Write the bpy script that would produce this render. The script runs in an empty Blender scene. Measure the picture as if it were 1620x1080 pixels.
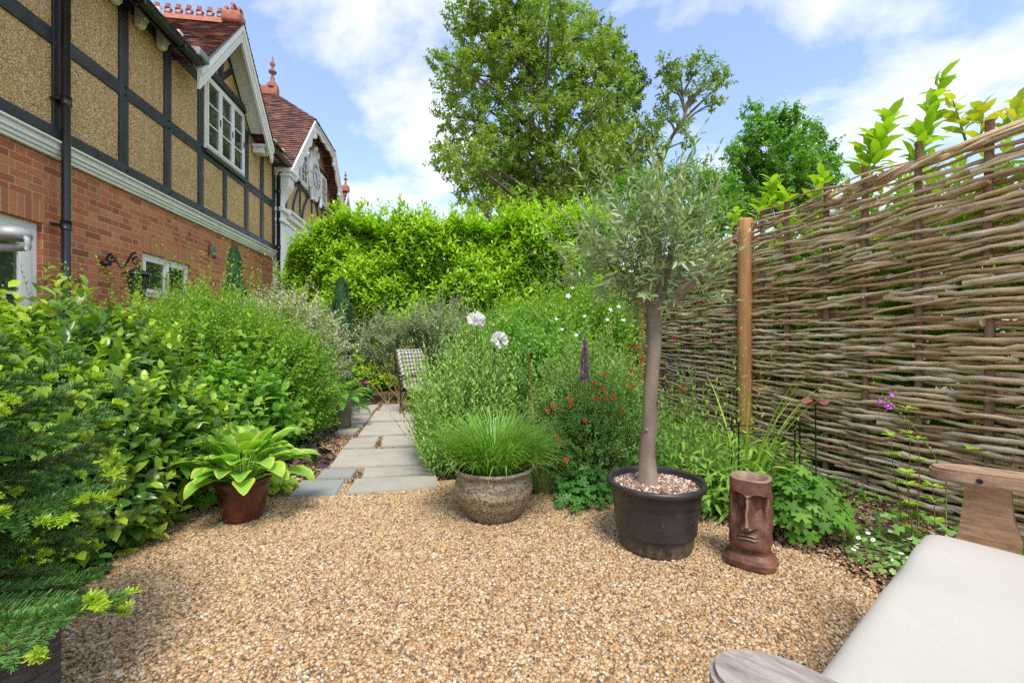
import bpy, bmesh, math, random
import numpy as np
from mathutils import Vector, Matrix
R = math.radians
# ---------------------------------------------------------------- camera, sky, sun, exposure
F = 700.0; CX = 810.0; HY = 537.0; H = 1.05          # focal length in photo pixels, centre, horizon row, eye height
sc = bpy.context.scene
cam = bpy.data.objects.new("camera", bpy.data.cameras.new("camera")); sc.collection.objects.link(cam)
cam.location = (0, 0, H); cam.rotation_euler = (R(90), 0, 0)
cam.data.sensor_width = 36; cam.data.lens = F / 1620 * 36; cam.data.shift_y = -3 / 1620
cam.data.clip_start = 0.05; cam.data.clip_end = 3000
sc.camera = cam
SUN_EL, SUN_AZ = 58, 166          # azimuth from +Y, clockwise: behind and to the right of the camera
w = bpy.data.worlds.new("World"); sc.world = w; w.use_nodes = True
nt = w.node_tree; nt.nodes.clear()
def nd(nt, typ, **kw):
    n = nt.nodes.new(typ)
    for k, v in kw.items(): setattr(n, k, v)
    return n
def ln(nt, a, b): nt.links.new(a, b)
def mth(nt, op, a, b=None, c=None, clamp=False):
    n = nt.nodes.new('ShaderNodeMath'); n.operation = op; n.use_clamp = clamp
    for i, x in enumerate((a, b, c)):
        if x is None: continue
        if isinstance(x, (int, float)): n.inputs[i].default_value = x
        else: nt.links.new(x, n.inputs[i])
    return n.outputs[0]
def mixc(nt, fac, a, b, bt='MIX'):
    n = nt.nodes.new('ShaderNodeMix'); n.data_type = 'RGBA'; n.blend_type = bt
    for i, x in ((0, fac), (6, a), (7, b)):
        if isinstance(x, (int, float)): n.inputs[i].default_value = x
        elif isinstance(x, (tuple, list)): n.inputs[i].default_value = (*x[:3], 1)
        else: nt.links.new(x, n.inputs[i])
    return n.outputs[2]
def ramp(nt, fac, stops, interp='LINEAR'):
    n = nt.nodes.new('ShaderNodeValToRGB'); cr = n.color_ramp; cr.interpolation = interp
    while len(cr.elements) < len(stops): cr.elements.new(0.5)
    for e, (p, c) in zip(cr.elements, stops):
        e.position = p; e.color = (*c, 1) if not isinstance(c, (int, float)) else (c, c, c, 1)
    if fac is not None: nt.links.new(fac, n.inputs[0])
    return n.outputs[0]
def mapr(nt, x, a, b, c=0., d=1.):
    n = nt.nodes.new('ShaderNodeMapRange')
    nt.links.new(x, n.inputs[0])
    for i, v in enumerate((a, b, c, d)): n.inputs[i + 1].default_value = v
    return n.outputs[0]
def noise(nt, vec, scale, detail=4, rough=.55, dist=0., out=0):
    n = nt.nodes.new('ShaderNodeTexNoise'); n.inputs['Scale'].default_value = scale
    n.inputs['Detail'].default_value = detail; n.inputs['Roughness'].default_value = rough
    n.inputs['Distortion'].default_value = dist
    if vec is not None: nt.links.new(vec, n.inputs['Vector'])
    return n.outputs[out]
sky = nd(nt, 'ShaderNodeTexSky', sky_type='NISHITA', sun_disc=False)
sky.sun_elevation = R(SUN_EL); sky.sun_rotation = R(SUN_AZ); sky.air_density = 1.3; sky.dust_density = 1.2; sky.ozone_density = 2.0
tc = nd(nt, 'ShaderNodeTexCoord'); sp = nd(nt, 'ShaderNodeSeparateXYZ'); ln(nt, tc.outputs['Generated'], sp.inputs[0])
zz = mth(nt, 'ADD', mth(nt, 'MAXIMUM', sp.outputs[2], 0.0), 0.22)
cv = nd(nt, 'ShaderNodeCombineXYZ')
ln(nt, mth(nt, 'DIVIDE', sp.outputs[0], zz), cv.inputs[0]); ln(nt, mth(nt, 'DIVIDE', sp.outputs[1], zz), cv.inputs[1])
cv.inputs[2].default_value = 21.6
n1 = noise(nt, cv.outputs[0], 2.1, 9, .56, .2)
n2 = noise(nt, cv.outputs[0], 0.45, 2, .5)
cm = mapr(nt, mth(nt, 'ADD', mth(nt, 'MULTIPLY', n1, .75), mth(nt, 'MULTIPLY', n2, .35)), .50, .635)
cm = mth(nt, 'MULTIPLY', cm, mapr(nt, sp.outputs[2], -.02, .05))
cm = mth(nt, 'ADD', mth(nt, 'MULTIPLY', cm, .84), .10)
cloud = mixc(nt, noise(nt, cv.outputs[0], 2.5, 5), (5.0, 5.05, 5.4), (6.1, 6.1, 6.2))
skyc = mixc(nt, 1.0, sky.outputs[0], (1.12, 1.14, 1.25), 'MULTIPLY')
bg = nd(nt, 'ShaderNodeBackground'); bg.inputs[1].default_value = 0.12
ln(nt, mixc(nt, cm, skyc, cloud), bg.inputs[0])
wo = nd(nt, 'ShaderNodeOutputWorld'); ln(nt, bg.outputs[0], wo.inputs[0])
sl = bpy.data.lights.new("sun", 'SUN'); sl.energy = 2.1; sl.angle = R(18); sl.color = (1, .93, .82)
so = bpy.data.objects.new("sun", sl); sc.collection.objects.link(so)
az, el = R(SUN_AZ), R(SUN_EL)
sdir = Vector((math.sin(az) * math.cos(el), math.cos(az) * math.cos(el), math.sin(el)))
so.rotation_euler = sdir.to_track_quat('Z', 'Y').to_euler(); so.location = (6, -6, 15)
sc.view_settings.view_transform = 'Standard'; sc.view_settings.look = 'None'
sc.view_settings.exposure = 0.92; sc.view_settings.gamma = 1
sc.cycles.max_bounces = 8; sc.cycles.diffuse_bounces = 5; sc.cycles.transmission_bounces = 4
sc.cycles.use_denoising = False
sc.cycles.sample_clamp_indirect = 8

# ---------------------------------------------------------------- helpers
rs = np.random.RandomState(7); random.seed(7)
col = sc.collection
def P(px, py, Y): return np.array([(px - CX) / F * Y, Y, H - (py - HY) / F * Y])
def GP(px, py, z=0.):
    Y = F * (H - z) / (py - HY); return np.array([(px - CX) / F * Y, Y, z])
def empty(name, label, cat, loc=(0, 0, 0), rz=0, group=None):
    o = bpy.data.objects.new(name, None); col.objects.link(o); o.empty_display_size = .1
    o.location = loc; o.rotation_euler = (0, 0, rz); tag(o, label, cat, group); return o
def tag(o, label=None, cat=None, group=None, kind=None):
    if label: o['label'] = label
    if cat: o['category'] = cat
    if group: o['group'] = group
    if kind: o['kind'] = kind
    return o
def nrm(a): return a / (np.linalg.norm(a, axis=-1, keepdims=True) + 1e-9)
def rotz(a):
    c, s = math.cos(a), math.sin(a); return np.array([[c, -s, 0], [s, c, 0], [0, 0, 1.]])
class G:
    def __init__(s): s.V = []; s.L = []; s.T = []; s.M = []; s.Rn = []; s.A = []; s.S = []; s.n = 0
    def add(s, V, Fc, mi=0, rnd=0., age=0., smooth=True):
        V = np.asarray(V, float).reshape(-1, 3); k = len(V)
        if isinstance(Fc, np.ndarray): s.L.append((Fc + s.n).ravel()); t = np.full(len(Fc), Fc.shape[1])
        else:
            s.L.append(np.array([i for f in Fc for i in f]) + s.n); t = np.array([len(f) for f in Fc])
        s.T.append(t); s.M.append(np.full(len(t), mi)); s.S.append(np.full(len(t), smooth))
        s.V.append(V); s.Rn.append(np.broadcast_to(np.asarray(rnd, float), (k,))); s.A.append(np.broadcast_to(np.asarray(age, float), (k,)))
        s.n += k
    def inst(s, tpl, pos, Rm, sx, sy=None, sz=None, mi=0, rnd=None, age=None, smooth=True):
        TV, TF = tpl[0], tpl[1]; N = len(pos); k = len(TV)
        if N == 0: return
        sx = np.broadcast_to(sx, (N,)); sy = sx if sy is None else np.broadcast_to(sy, (N,)); sz = sx if sz is None else np.broadcast_to(sz, (N,))
        L = TV[None] * np.stack([sx, sy, sz], 1)[:, None, :]
        V = np.einsum('nij,nkj->nki', Rm, L) + pos[:, None, :]
        rnd = rs.rand(N) if rnd is None else np.broadcast_to(rnd, (N,))
        ta = tpl[2] if len(tpl) > 2 else np.zeros(k)
        a = (np.zeros(N) if age is None else np.broadcast_to(age, (N,)))[:, None] + ta[None]
        off = (np.arange(N) * k)
        if isinstance(TF, np.ndarray):
            Fc = (TF[None] + off[:, None, None]).reshape(-1, TF.shape[1])
            s.add(V.reshape(-1, 3), Fc, mi, np.repeat(rnd, k), a.ravel(), smooth)
        else:
            by = {}
            for f in TF: by.setdefault(len(f), []).append(f)
            V = V.reshape(-1, 3); base = s.n
            s.V.append(V); s.Rn.append(np.repeat(rnd, k)); s.A.append(a.ravel()); s.n += len(V)
            for m, fs in by.items():
                fa = (np.array(fs)[None] + off[:, None, None]).reshape(-1, m) + base
                s.L.append(fa.ravel()); s.T.append(np.full(len(fa), m)); s.M.append(np.full(len(fa), mi)); s.S.append(np.full(len(fa), smooth))
    def tube(s, pts, rad, ns=6, mi=0, rnd=0., age=0., cap=True, smooth=True):
        pts = np.asarray(pts, float); n = len(pts); rad = np.broadcast_to(np.asarray(rad, float), (n,))
        t = np.gradient(pts, axis=0); t = nrm(t)
        ref = np.array([0, 0, 1.]) if abs(t[:, 2]).mean() < .8 else np.array([1., 0, 0])
        x = nrm(np.cross(t, ref)); y = np.cross(t, x)
        a = np.linspace(0, 2 * math.pi, ns, endpoint=False)
        V = pts[:, None] + rad[:, None, None] * (np.cos(a)[None, :, None] * x[:, None] + np.sin(a)[None, :, None] * y[:, None])
        i = np.arange(n - 1)[:, None] * ns; j = np.arange(ns)[None]; j2 = (j + 1) % ns
        Q = np.stack([i + j, i + j2, i + ns + j2, i + ns + j], -1).reshape(-1, 4)
        base = s.n; s.add(V.reshape(-1, 3), Q, mi, rnd, age, smooth)
        if cap and ns > 2:
            for o, r in ((0, 1), ((n - 1) * ns, -1)):
                f = np.arange(ns)[::r] + o + base
                s.L.append(f); s.T.append(np.array([ns])); s.M.append(np.array([mi])); s.S.append(np.array([False]))
    def lathe(s, prof, c=(0, 0, 0), n=40, mi=0, rnd=0., age=0., wob=0.):
        prof = np.asarray(prof, float); m = len(prof); a = np.linspace(0, 2 * math.pi, n, endpoint=False)
        rr = prof[:, 0][:, None] * (1 + wob * np.sin(3 * a + 1)[None])
        V = np.stack([rr * np.cos(a), rr * np.sin(a), np.repeat(prof[:, 1][:, None], n, 1)], -1).reshape(-1, 3) + np.asarray(c)
        i = np.arange(m - 1)[:, None] * n; j = np.arange(n)[None]; j2 = (j + 1) % n
        s.add(V, np.stack([i + j, i + j2, i + n + j2, i + n + j], -1).reshape(-1, 4), mi, rnd, age)
    def box(s, lo, hi, mi=0, bev=0., rot=None, org=(0, 0, 0), rnd=0.):
        lo = np.minimum(lo, hi); hi2 = np.maximum(lo, hi)
        lo, hi = np.asarray(lo, float), np.asarray(hi2, float)
        if bev <= 0:
            V = np.array([[x, y, z] for z in (lo[2], hi[2]) for x, y in ((lo[0], lo[1]), (hi[0], lo[1]), (hi[0], hi[1]), (lo[0], hi[1]))])
            Fc = np.array([[3, 2, 1, 0], [4, 5, 6, 7], [0, 1, 5, 4], [1, 2, 6, 5], [2, 3, 7, 6], [3, 0, 4, 7]])
            if rot is not None: V = V @ np.asarray(rot).T
            s.add(V + np.asarray(org), Fc, mi, rnd, 0, False)
        else:
            bm = bmesh.new(); bmesh.ops.create_cube(bm, size=1)
            for v in bm.verts: v.co = Vector(((lo + hi) / 2 + (hi - lo) * np.array(v.co)).tolist())
            bmesh.ops.bevel(bm, geom=bm.edges[:], offset=bev, segments=3, affect='EDGES', profile=.5)
            s.bm(bm, mi, rot, org, rnd)
    def bm(s, bm, mi=0, rot=None, org=(0, 0, 0), rnd=0., smooth=True):
        bm.verts.ensure_lookup_table(); bm.verts.index_update()
        V = np.array([v.co[:] for v in bm.verts])
        if rot is not None: V = V @ np.asarray(rot).T
        s.add(V + np.asarray(org), [[v.index for v in f.verts] for f in bm.faces], mi, rnd, 0, smooth); bm.free()
    def prism(s, poly, vec, mi=0, rnd=0.):
        """closed prism: polygon (list of 3-D points) extruded along vec"""
        p = np.asarray(poly, float); n = len(p); V = np.vstack([p, p + np.asarray(vec)])
        Fc = [list(range(n)), list(range(2 * n - 1, n - 1, -1))] + [[i, i + n, (i + 1) % n + n, (i + 1) % n] for i in range(n)]
        nn = np.zeros(3)
        for i in range(n): nn += np.cross(p[i], p[(i + 1) % n])
        if np.dot(nn, np.asarray(vec)) > 0: Fc = [f[::-1] for f in Fc]
        s.add(V, Fc, mi, rnd, 0, False)
    def build(s, name, mats, parent=None, off=(0, 0, 0)):
        me = bpy.data.meshes.new(name); V = np.vstack(s.V) - np.asarray(off, float)
        L = np.concatenate(s.L).astype(np.int32); T = np.concatenate(s.T).astype(np.int32)
        me.vertices.add(len(V)); me.vertices.foreach_set('co', V.astype(np.float32).ravel())
        me.loops.add(len(L)); me.loops.foreach_set('vertex_index', L)
        me.polygons.add(len(T)); me.polygons.foreach_set('loop_start', (np.cumsum(T) - T).astype(np.int32))
        me.polygons.foreach_set('material_index', np.concatenate(s.M).astype(np.int32))
        me.polygons.foreach_set('use_smooth', np.concatenate(s.S).astype(bool))
        for nm, arr in (('rnd', s.Rn), ('age', s.A)):
            a = me.attributes.new(nm, 'FLOAT', 'POINT'); a.data.foreach_set('value', np.concatenate(arr).astype(np.float32))
        me.update(calc_edges=True)
        for m in (mats if isinstance(mats, (list, tuple)) else [mats]): me.materials.append(m)
        o = bpy.data.objects.new(name, me); col.objects.link(o)
        if parent is not None: o.parent = parent
        else: o.location = off
        return o
# ---------------------------------------------------------------- materials
def newmat(name):
    m = bpy.data.materials.new(name); m.use_nodes = True; nt = m.node_tree
    return m, nt, nt.nodes['Principled BSDF'], nt.nodes['Material Output']
def bump(nt, b, h, strength=.5, dist=.01):
    n = nt.nodes.new('ShaderNodeBump'); n.inputs['Strength'].default_value = strength; n.inputs['Distance'].default_value = dist
    nt.links.new(h, n.inputs['Height']); nt.links.new(n.outputs[0], b.inputs['Normal'])
def objc(nt): return nd(nt, 'ShaderNodeTexCoord').outputs['Object']
def attr(nt, nm): return nd(nt, 'ShaderNodeAttribute', attribute_name=nm).outputs['Fac']
def M_(name, c1, c2=None, rough=.6, scale=8., bumps=.2, bscale=60., metal=0., stretch=None, bd=.004, coat=0.):
    m, nt, b, o = newmat(name); v = objc(nt)
    if stretch:
        mp = nd(nt, 'ShaderNodeMapping'); ln(nt, v, mp.inputs[0]); mp.inputs['Scale'].default_value = stretch; v = mp.outputs[0]
    c2 = c2 or tuple(x * .6 for x in c1)
    ln(nt, ramp(nt, noise(nt, v, scale, 6, .65), [(.32, c2), (.68, c1)]), b.inputs['Base Color'])
    b.inputs['Roughness'].default_value = rough; b.inputs['Metallic'].default_value = metal; b.inputs['Coat Weight'].default_value = coat
    if bumps: bump(nt, b, noise(nt, v, bscale, 4, .7), bumps, bd)
    return m
def leafm(name, cols, young=None, transl=.35, rough=.45, edge=None, spec=.4, tcol=None, lowk=.25):
    """colour from the leaf's own random number; young shoots (age -> 1) take a colour of their own"""
    m, nt, b, o = newmat(name)
    n = len(cols); r = attr(nt, 'rnd')
    patch = noise(nt, objc(nt), 2.2, 2)
    f = mth(nt, 'ADD', mth(nt, 'MULTIPLY', r, 1 - lowk), mth(nt, 'MULTIPLY', patch, lowk), clamp=True)
    c = ramp(nt, f, [(i / max(n - 1, 1), tuple(min(.85, y * 1.22) for y in x)) for i, x in enumerate(cols)])
    if young: c = mixc(nt, mth(nt, 'MULTIPLY', attr(nt, 'age'), 1, clamp=True), c, young)
    if edge: c = mixc(nt, mapr(nt, mth(nt, 'ADD', attr(nt, 'age'), mth(nt, 'MULTIPLY', mth(nt, 'SUBTRACT', noise(nt, objc(nt), 60, 3), .5), .9)), .42, .62), c, edge)
    ln(nt, c, b.inputs['Base Color']); b.inputs['Roughness'].default_value = rough; b.inputs['Specular IOR Level'].default_value = spec
    t = nd(nt, 'ShaderNodeBsdfTranslucent'); ln(nt, mixc(nt, 1, c, tcol or (1.25, 1.3, .5), 'MULTIPLY'), t.inputs[0])
    mx = nd(nt, 'ShaderNodeMixShader'); mx.inputs[0].default_value = transl
    ln(nt, b.outputs[0], mx.inputs[1]); ln(nt, t.outputs[0], mx.inputs[2]); ln(nt, mx.outputs[0], o.inputs[0])
    return m
def brickm(name, cols, mortar, axis='s', Pd=.3375, h=.075, mw=.011, header=True, off=.5, rough=.85, bd=.006, dirt=.25):
    m, nt, b, o = newmat(name); v = objc(nt); s = nd(nt, 'ShaderNodeSeparateXYZ'); ln(nt, v, s.inputs[0])
    if axis == 's': u = mth(nt, 'ADD', s.outputs[0], s.outputs[1]); vv = s.outputs[2]
    elif axis == 'x': u = s.outputs[0]; vv = s.outputs[2]
    else: u = s.outputs[1]; vv = s.outputs[2]
    row = mth(nt, 'FLOOR', mth(nt, 'DIVIDE', vv, h)); par = mth(nt, 'MODULO', row, 2.)
    uu = mth(nt, 'ADD', mth(nt, 'DIVIDE', u, Pd), mth(nt, 'MULTIPLY', mth(nt, 'ABSOLUTE', par), off))
    uu = mth(nt, 'ADD', uu, 200.)
    cid = mth(nt, 'FLOOR', uu); fr = mth(nt, 'FRACT', uu)
    d = mth(nt, 'MINIMUM', fr, mth(nt, 'SUBTRACT', 1., fr)); hd = 0.
    if header:
        d = mth(nt, 'MINIMUM', d, mth(nt, 'ABSOLUTE', mth(nt, 'SUBTRACT', fr, .667))); hd = mth(nt, 'GREATER_THAN', fr, .667)
    d = mth(nt, 'MULTIPLY', d, Pd)
    fv = mth(nt, 'FRACT', mth(nt, 'ADD', mth(nt, 'DIVIDE', vv, h), 100.)); dv = mth(nt, 'MULTIPLY', mth(nt, 'MINIMUM', fv, mth(nt, 'SUBTRACT', 1., fv)), h)
    dd = mth(nt, 'ADD', mth(nt, 'MINIMUM', d, dv), mth(nt, 'MULTIPLY', mth(nt, 'SUBTRACT', noise(nt, v, 90, 3), .5), .004))
    msk = mapr(nt, dd, mw * .35, mw * .65)
    cb = nd(nt, 'ShaderNodeCombineXYZ'); ln(nt, mth(nt, 'ADD', mth(nt, 'MULTIPLY', cid, 2.), hd), cb.inputs[0]); ln(nt, row, cb.inputs[1])
    wn = nd(nt, 'ShaderNodeTexWhiteNoise', noise_dimensions='2D'); ln(nt, cb.outputs[0], wn.inputs[0])
    c = ramp(nt, wn.outputs['Value'], [(i / (len(cols) - 1), x) for i, x in enumerate(cols)])
    c = mixc(nt, mapr(nt, noise(nt, v, 45, 5, .7), .3, .75, 0, .35), c, tuple(x * .45 for x in cols[0]))
    c = mixc(nt, msk, mortar, c)
    c = mixc(nt, mapr(nt, noise(nt, v, 1.3, 5, .65), .45, .8, 0, dirt), c, (.07, .05, .035))
    ln(nt, c, b.inputs['Base Color']); b.inputs['Roughness'].default_value = rough
    hh = mth(nt, 'ADD', msk, mth(nt, 'MULTIPLY', noise(nt, v, 70, 5, .7), .5)); bump(nt, b, hh, .8, bd)
    return m
# ---------------------------------------------------------------- structure: ground, gravel, beds, path
TH = math.atan(98 / F); CT, ST = math.cos(TH), math.sin(TH)
def gravelly(name, stops, scale, bs=.8):
    m, nt, b, o = newmat(name); v = objc(nt)
    vo = nd(nt, 'ShaderNodeTexVoronoi'); vo.inputs['Scale'].default_value = scale; ln(nt, v, vo.inputs['Vector'])
    s = nd(nt, 'ShaderNodeSeparateColor'); ln(nt, vo.outputs['Color'], s.inputs[0])
    c = ramp(nt, s.outputs[0], stops)
    c = mixc(nt, mapr(nt, vo.outputs['Distance'], .35, .75, 0, .75), c, (.05, .035, .02)); ln(nt, c, b.inputs['Base Color'])
    b.inputs['Roughness'].default_value = .9
    bump(nt, b, mth(nt, 'SUBTRACT', 1., vo.outputs['Distance']), bs, .012); return m
GCOL = [(0, (.17, .105, .055)), (.06, (.37, .235, .12)), (.2, (.54, .36, .18)), (.4, (.63, .46, .27)), (.56, (.47, .29, .13)), (.67, (.68, .54, .36)), (.82, (.58, .36, .19)), (.91, (.76, .67, .54)), (.965, (.32, .28, .25))]
m_grbase = gravelly('gravel_bed', [(p, tuple(x * .7 for x in c)) for p, c in GCOL], 75)
m_soil = gravelly('soil', [(0, (.06, .035, .02)), (.5, (.14, .08, .045)), (.8, (.22, .13, .075)), (1, (.36, .25, .15))], 60, 1.)
m_field = M_('field', (.26, .23, .18), (.17, .15, .11), .95, 3, .3, 20)
g = G(); g.add([(-400, -300, -.012), (400, -300, -.012), (400, 900, -.012), (-400, 900, -.012)], np.array([[0, 1, 2, 3]]))
o = g.build('ground', m_field); tag(o, kind='structure')
def heightfield(poly_fn, x0, x1, y0, y1, step, zf):
    xs = np.arange(x0, x1 + step / 2, step); ys = np.arange(y0, y1 + step / 2, step); X, Y = np.meshgrid(xs, ys)
    Z = zf(X, Y); V = np.stack([X, Y, Z], -1).reshape(-1, 3); nx = len(xs)
    i = np.arange(len(ys) - 1)[:, None] * nx + np.arange(nx - 1)[None]
    Q = np.stack([i, i + 1, i + nx + 1, i + nx], -1).reshape(-1, 4)
    c = V[Q].mean(1); return V, Q[poly_fn(c[:, 0], c[:, 1])]
def wavy(x, y, k=1.): return .5 * np.sin(2.1 * k * x + 1.3) * np.cos(1.7 * k * y + .4) + .3 * np.sin(4.7 * k * x + 3.1 * k * y)
fenceX = lambda y: 2.75 - 98 / F * y
wallX = lambda y: -4 - 98 / F * y
V, Q = heightfield(lambda x, y: (x > wallX(y) - .5) & (x < fenceX(y) + 3), -7, 7, -2, 10.5, .06, lambda x, y: .008 + .012 * wavy(x, y, 2) + .006 * wavy(x + 3, y, 9))
g = G(); g.add(V, Q); tag(g.build('soil', m_soil), kind='structure')
GPOLY = np.array([(-2.2, .4), (-1.75, 1.1), (-1.64, 1.554), (-1.88, 2.1), (-1.95, 2.6), (-1.64, 2.905), (-1.52, 2.99), (-1.2, 3.1), (-.5, 3.16), (-.28, 3.05), (.244, 2.87), (.577, 2.72), (1.02, 2.52), (1.32, 2.25), (1.42, 2.02), (1.42, 1.85), (1.5, 1.5), (1.6, 1.2), (2.2, .6), (2.2, -2), (-2.2, -2)])
def in_poly(x, y, poly):
    x = np.asarray(x); y = np.asarray(y); r = np.zeros(x.shape, bool); n = len(poly)
    for i in range(n):
        a, b = poly[i], poly[(i + 1) % n]
        c = ((a[1] > y) != (b[1] > y)) & (x < (b[0] - a[0]) * (y - a[1]) / (b[1] - a[1] + 1e-12) + a[0]); r ^= c
    return r
def in_gravel(x, y): return in_poly(x + .05 * np.sin(9 * y) + .03 * np.sin(23 * y + x), y + .04 * np.sin(8 * x + 2) + .025 * np.sin(21 * x), GPOLY)
gz = lambda x, y: .034 + .006 * wavy(x, y, 1.2)
V, Q = heightfield(in_gravel, -2.4, 2.4, -2, 3.4, .05, gz)
g = G(); g.add(V, Q); tag(g.build('gravel', m_grbase), kind='structure')
# loose stones over the gravel
m, nt, b, o_ = newmat('pebble'); m_peb = m
ln(nt, mixc(nt, mapr(nt, noise(nt, objc(nt), 300, 3), .4, .7, 0, .3), ramp(nt, attr(nt, 'rnd'), [(p_, (c_[0] * .87, c_[1] * .86, c_[2] * .84)) for p_, c_ in GCOL], 'CONSTANT'), (.38, .21, .09)), b.inputs['Base Color'])
b.inputs['Roughness'].default_value = .62
t_ = (1 + 5 ** .5) / 2
ICO = nrm(np.array([(-1, t_, 0), (1, t_, 0), (-1, -t_, 0), (1, -t_, 0), (0, -1, t_), (0, 1, t_), (0, -1, -t_), (0, 1, -t_), (t_, 0, -1), (t_, 0, 1), (-t_, 0, -1), (-t_, 0, 1)], float))
ICF = np.array([(0, 11, 5), (0, 5, 1), (0, 1, 7), (0, 7, 10), (0, 10, 11), (1, 5, 9), (5, 11, 4), (11, 10, 2), (10, 7, 6), (7, 1, 8), (3, 9, 4), (3, 4, 2), (3, 2, 6), (3, 6, 8), (3, 8, 9), (4, 9, 5), (2, 4, 11), (6, 2, 10), (8, 6, 7), (9, 8, 1)])
def randrot(n, flat=1.):
    a = rs.rand(n) * 2 * math.pi; b = rs.randn(n) * .5 * flat; c = rs.randn(n) * .5 * flat
    ca, sa, cb, sb, cc, s2 = np.cos(a), np.sin(a), np.cos(b), np.sin(b), np.cos(c), np.sin(c); z = np.zeros(n); o = np.ones(n)
    A = np.stack([ca, -sa, z, sa, ca, z, z, z, o], 1).reshape(-1, 3, 3); B = np.stack([o, z, z, z, cb, -sb, z, sb, cb], 1).reshape(-1, 3, 3)
    C = np.stack([cc, z, s2, z, o, z, -s2, z, cc], 1).reshape(-1, 3, 3); return A @ B @ C
def stones(G_, n, x0, x1, y0, y1, test, zf, r0, r1, rr=None, mi=0):
    per = n // 6
    for k in range(6):
        tv = ICO * (1 + .28 * rs.randn(12, 1)).clip(.6, 1.4)
        x = x0 + rs.rand(per) * (x1 - x0); y = y0 + rs.rand(per) ** .9 * (y1 - y0); q = test(x, y); x, y = x[q], y[q]; m = len(x)
        r = r0 + (r1 - r0) * rs.rand(m) ** 2
        G_.inst((tv, ICF), np.stack([x, y, zf(x, y) + r * .35 * rs.rand(m)], 1), randrot(m, .5), r * (.8 + .5 * rs.rand(m)), r * (.8 + .3 * rs.rand(m)), r * (.45 + .3 * rs.rand(m)), mi, rr(m) if rr else None)
g = G()
fr = lambda x, y: in_gravel(x, y) & (abs(x) < 1.25 * y + .15)
stones(g, 165000, -2.2, 2.0, .9, 3.2, fr, gz, .0045, .0096)
tag(g.build('loose_gravel', m_peb), 'loose golden gravel stones covering the seating area', 'gravel', kind='stuff')
# bark and grit over the beds
m, nt, b, o_ = newmat('bark_chip'); m_bark = m
ln(nt, ramp(nt, attr(nt, 'rnd'), [(0, (.05, .03, .02)), (.35, (.13, .07, .04)), (.6, (.21, .115, .065)), (.8, (.30, .17, .095)), (.9, (.42, .28, .16)), (1, (.56, .45, .32))]), b.inputs['Base Color']); b.inputs['Roughness'].default_value = .9
g = G()
stones(g, 20000, .2, 2.6, 1.2, 3.4, lambda x, y: (~in_gravel(x, y)) & (x < fenceX(y) - .02), lambda x, y: .03 + 0 * x, .005, .014)
stones(g, 9000, -2.4, -.4, 1.6, 4.6, lambda x, y: (~in_gravel(x, y)) & (x < -1.2), lambda x, y: .025 + 0 * x, .005, .014)
tag(g.build('bark_mulch', m_bark), 'brown bark and grit scattered over the planting beds', 'mulch', kind='stuff')
# path: sandstone slabs, corners given in photo pixels on the ground
m, nt, b, o_ = newmat('sandstone'); m_slab = m; v = objc(nt)
c = ramp(nt, attr(nt, 'rnd'), [(0, (.27, .29, .28)), (.4, (.38, .37, .32)), (.7, (.44, .40, .35)), (1, (.48, .44, .39))])
c = mixc(nt, mapr(nt, noise(nt, v, 4, 6, .65), .4, .7, 0, .45), c, (.25, .25, .22)); c = mixc(nt, mapr(nt, noise(nt, v, 30, 5, .7), .58, .8, 0, .5), c, (.16, .14, .1))
ln(nt, c, b.inputs['Base Color']); b.inputs['Roughness'].default_value = .75; bump(nt, b, noise(nt, v, 14, 6, .6), .5, .01)
SL = [[(458, 784), (532, 781), (546, 758), (477, 759)], [(548, 780), (693, 770), (690, 751), (563, 757)],
      [(498, 757), (556, 754), (566, 740), (512, 742)], [(572, 755), (690, 748), (690, 735), (577, 740)],
      [(521, 739), (680, 733), (668, 708), (540, 711)], [(541, 709), (592, 706), (600, 690), (556, 693)], [(603, 705), (660, 703), (656, 688), (606, 690)],
      [(566, 689), (650, 685), (646, 667), (582, 668)], [(584, 665), (640, 664), (636, 650), (594, 650)], [(600, 649), (636, 648), (634, 639), (606, 639)],
      [(530, 684), (563, 683), (570, 677), (536, 678)], [(536, 675), (574, 673), (582, 663), (545, 663)], [(548, 662), (584, 661), (587, 656), (550, 656)], [(551, 655), (588, 653), (600, 640), (553, 640)],
      [(645, 684), (700, 683), (695, 668), (650, 668)], [(640, 664), (690, 663), (690, 650), (641, 650)]]
g = G()
for i, q in enumerate(SL):
    p = [GP(a, b, .045) for a, b in q]; bm = bmesh.new()
    vs = [bm.verts.new((*x[:2], .047)) for x in p]; vb = [bm.verts.new((*x[:2], .01)) for x in p]
    bm.faces.new(vs); 
    for k in range(4): bm.faces.new((vs[k], vb[k], vb[(k + 1) % 4], vs[(k + 1) % 4]))
    bmesh.ops.bevel(bm, geom=[e for e in bm.edges if all(v in vs for v in e.verts)], offset=.006, segments=2, affect='EDGES')
    bmesh.ops.recalc_face_normals(bm, faces=bm.faces[:])
    g.bm(bm, 0, rnd=[.05, .45, 0.1, .6, .75, .6, .8, .9, 1, .9, .6, .8, .7, .85, .7, .8][i], smooth=False)
tag(g.build('path', m_slab), kind='structure')
g = G()
pp = np.array([GP(445, 784)[:2], GP(700, 772)[:2], GP(660, 636)[:2], GP(605, 636)[:2], GP(520, 690)[:2]])
stones(g, 16000, -2.2, -.2, 2.9, 7.6, lambda x, y: in_poly(x, y, pp), lambda x, y: .03 + 0 * x, .005, .009)
tag(g.build('joint_gravel', m_peb), 'fine golden gravel filling the joints of the stone path', 'gravel', kind='stuff')

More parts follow.
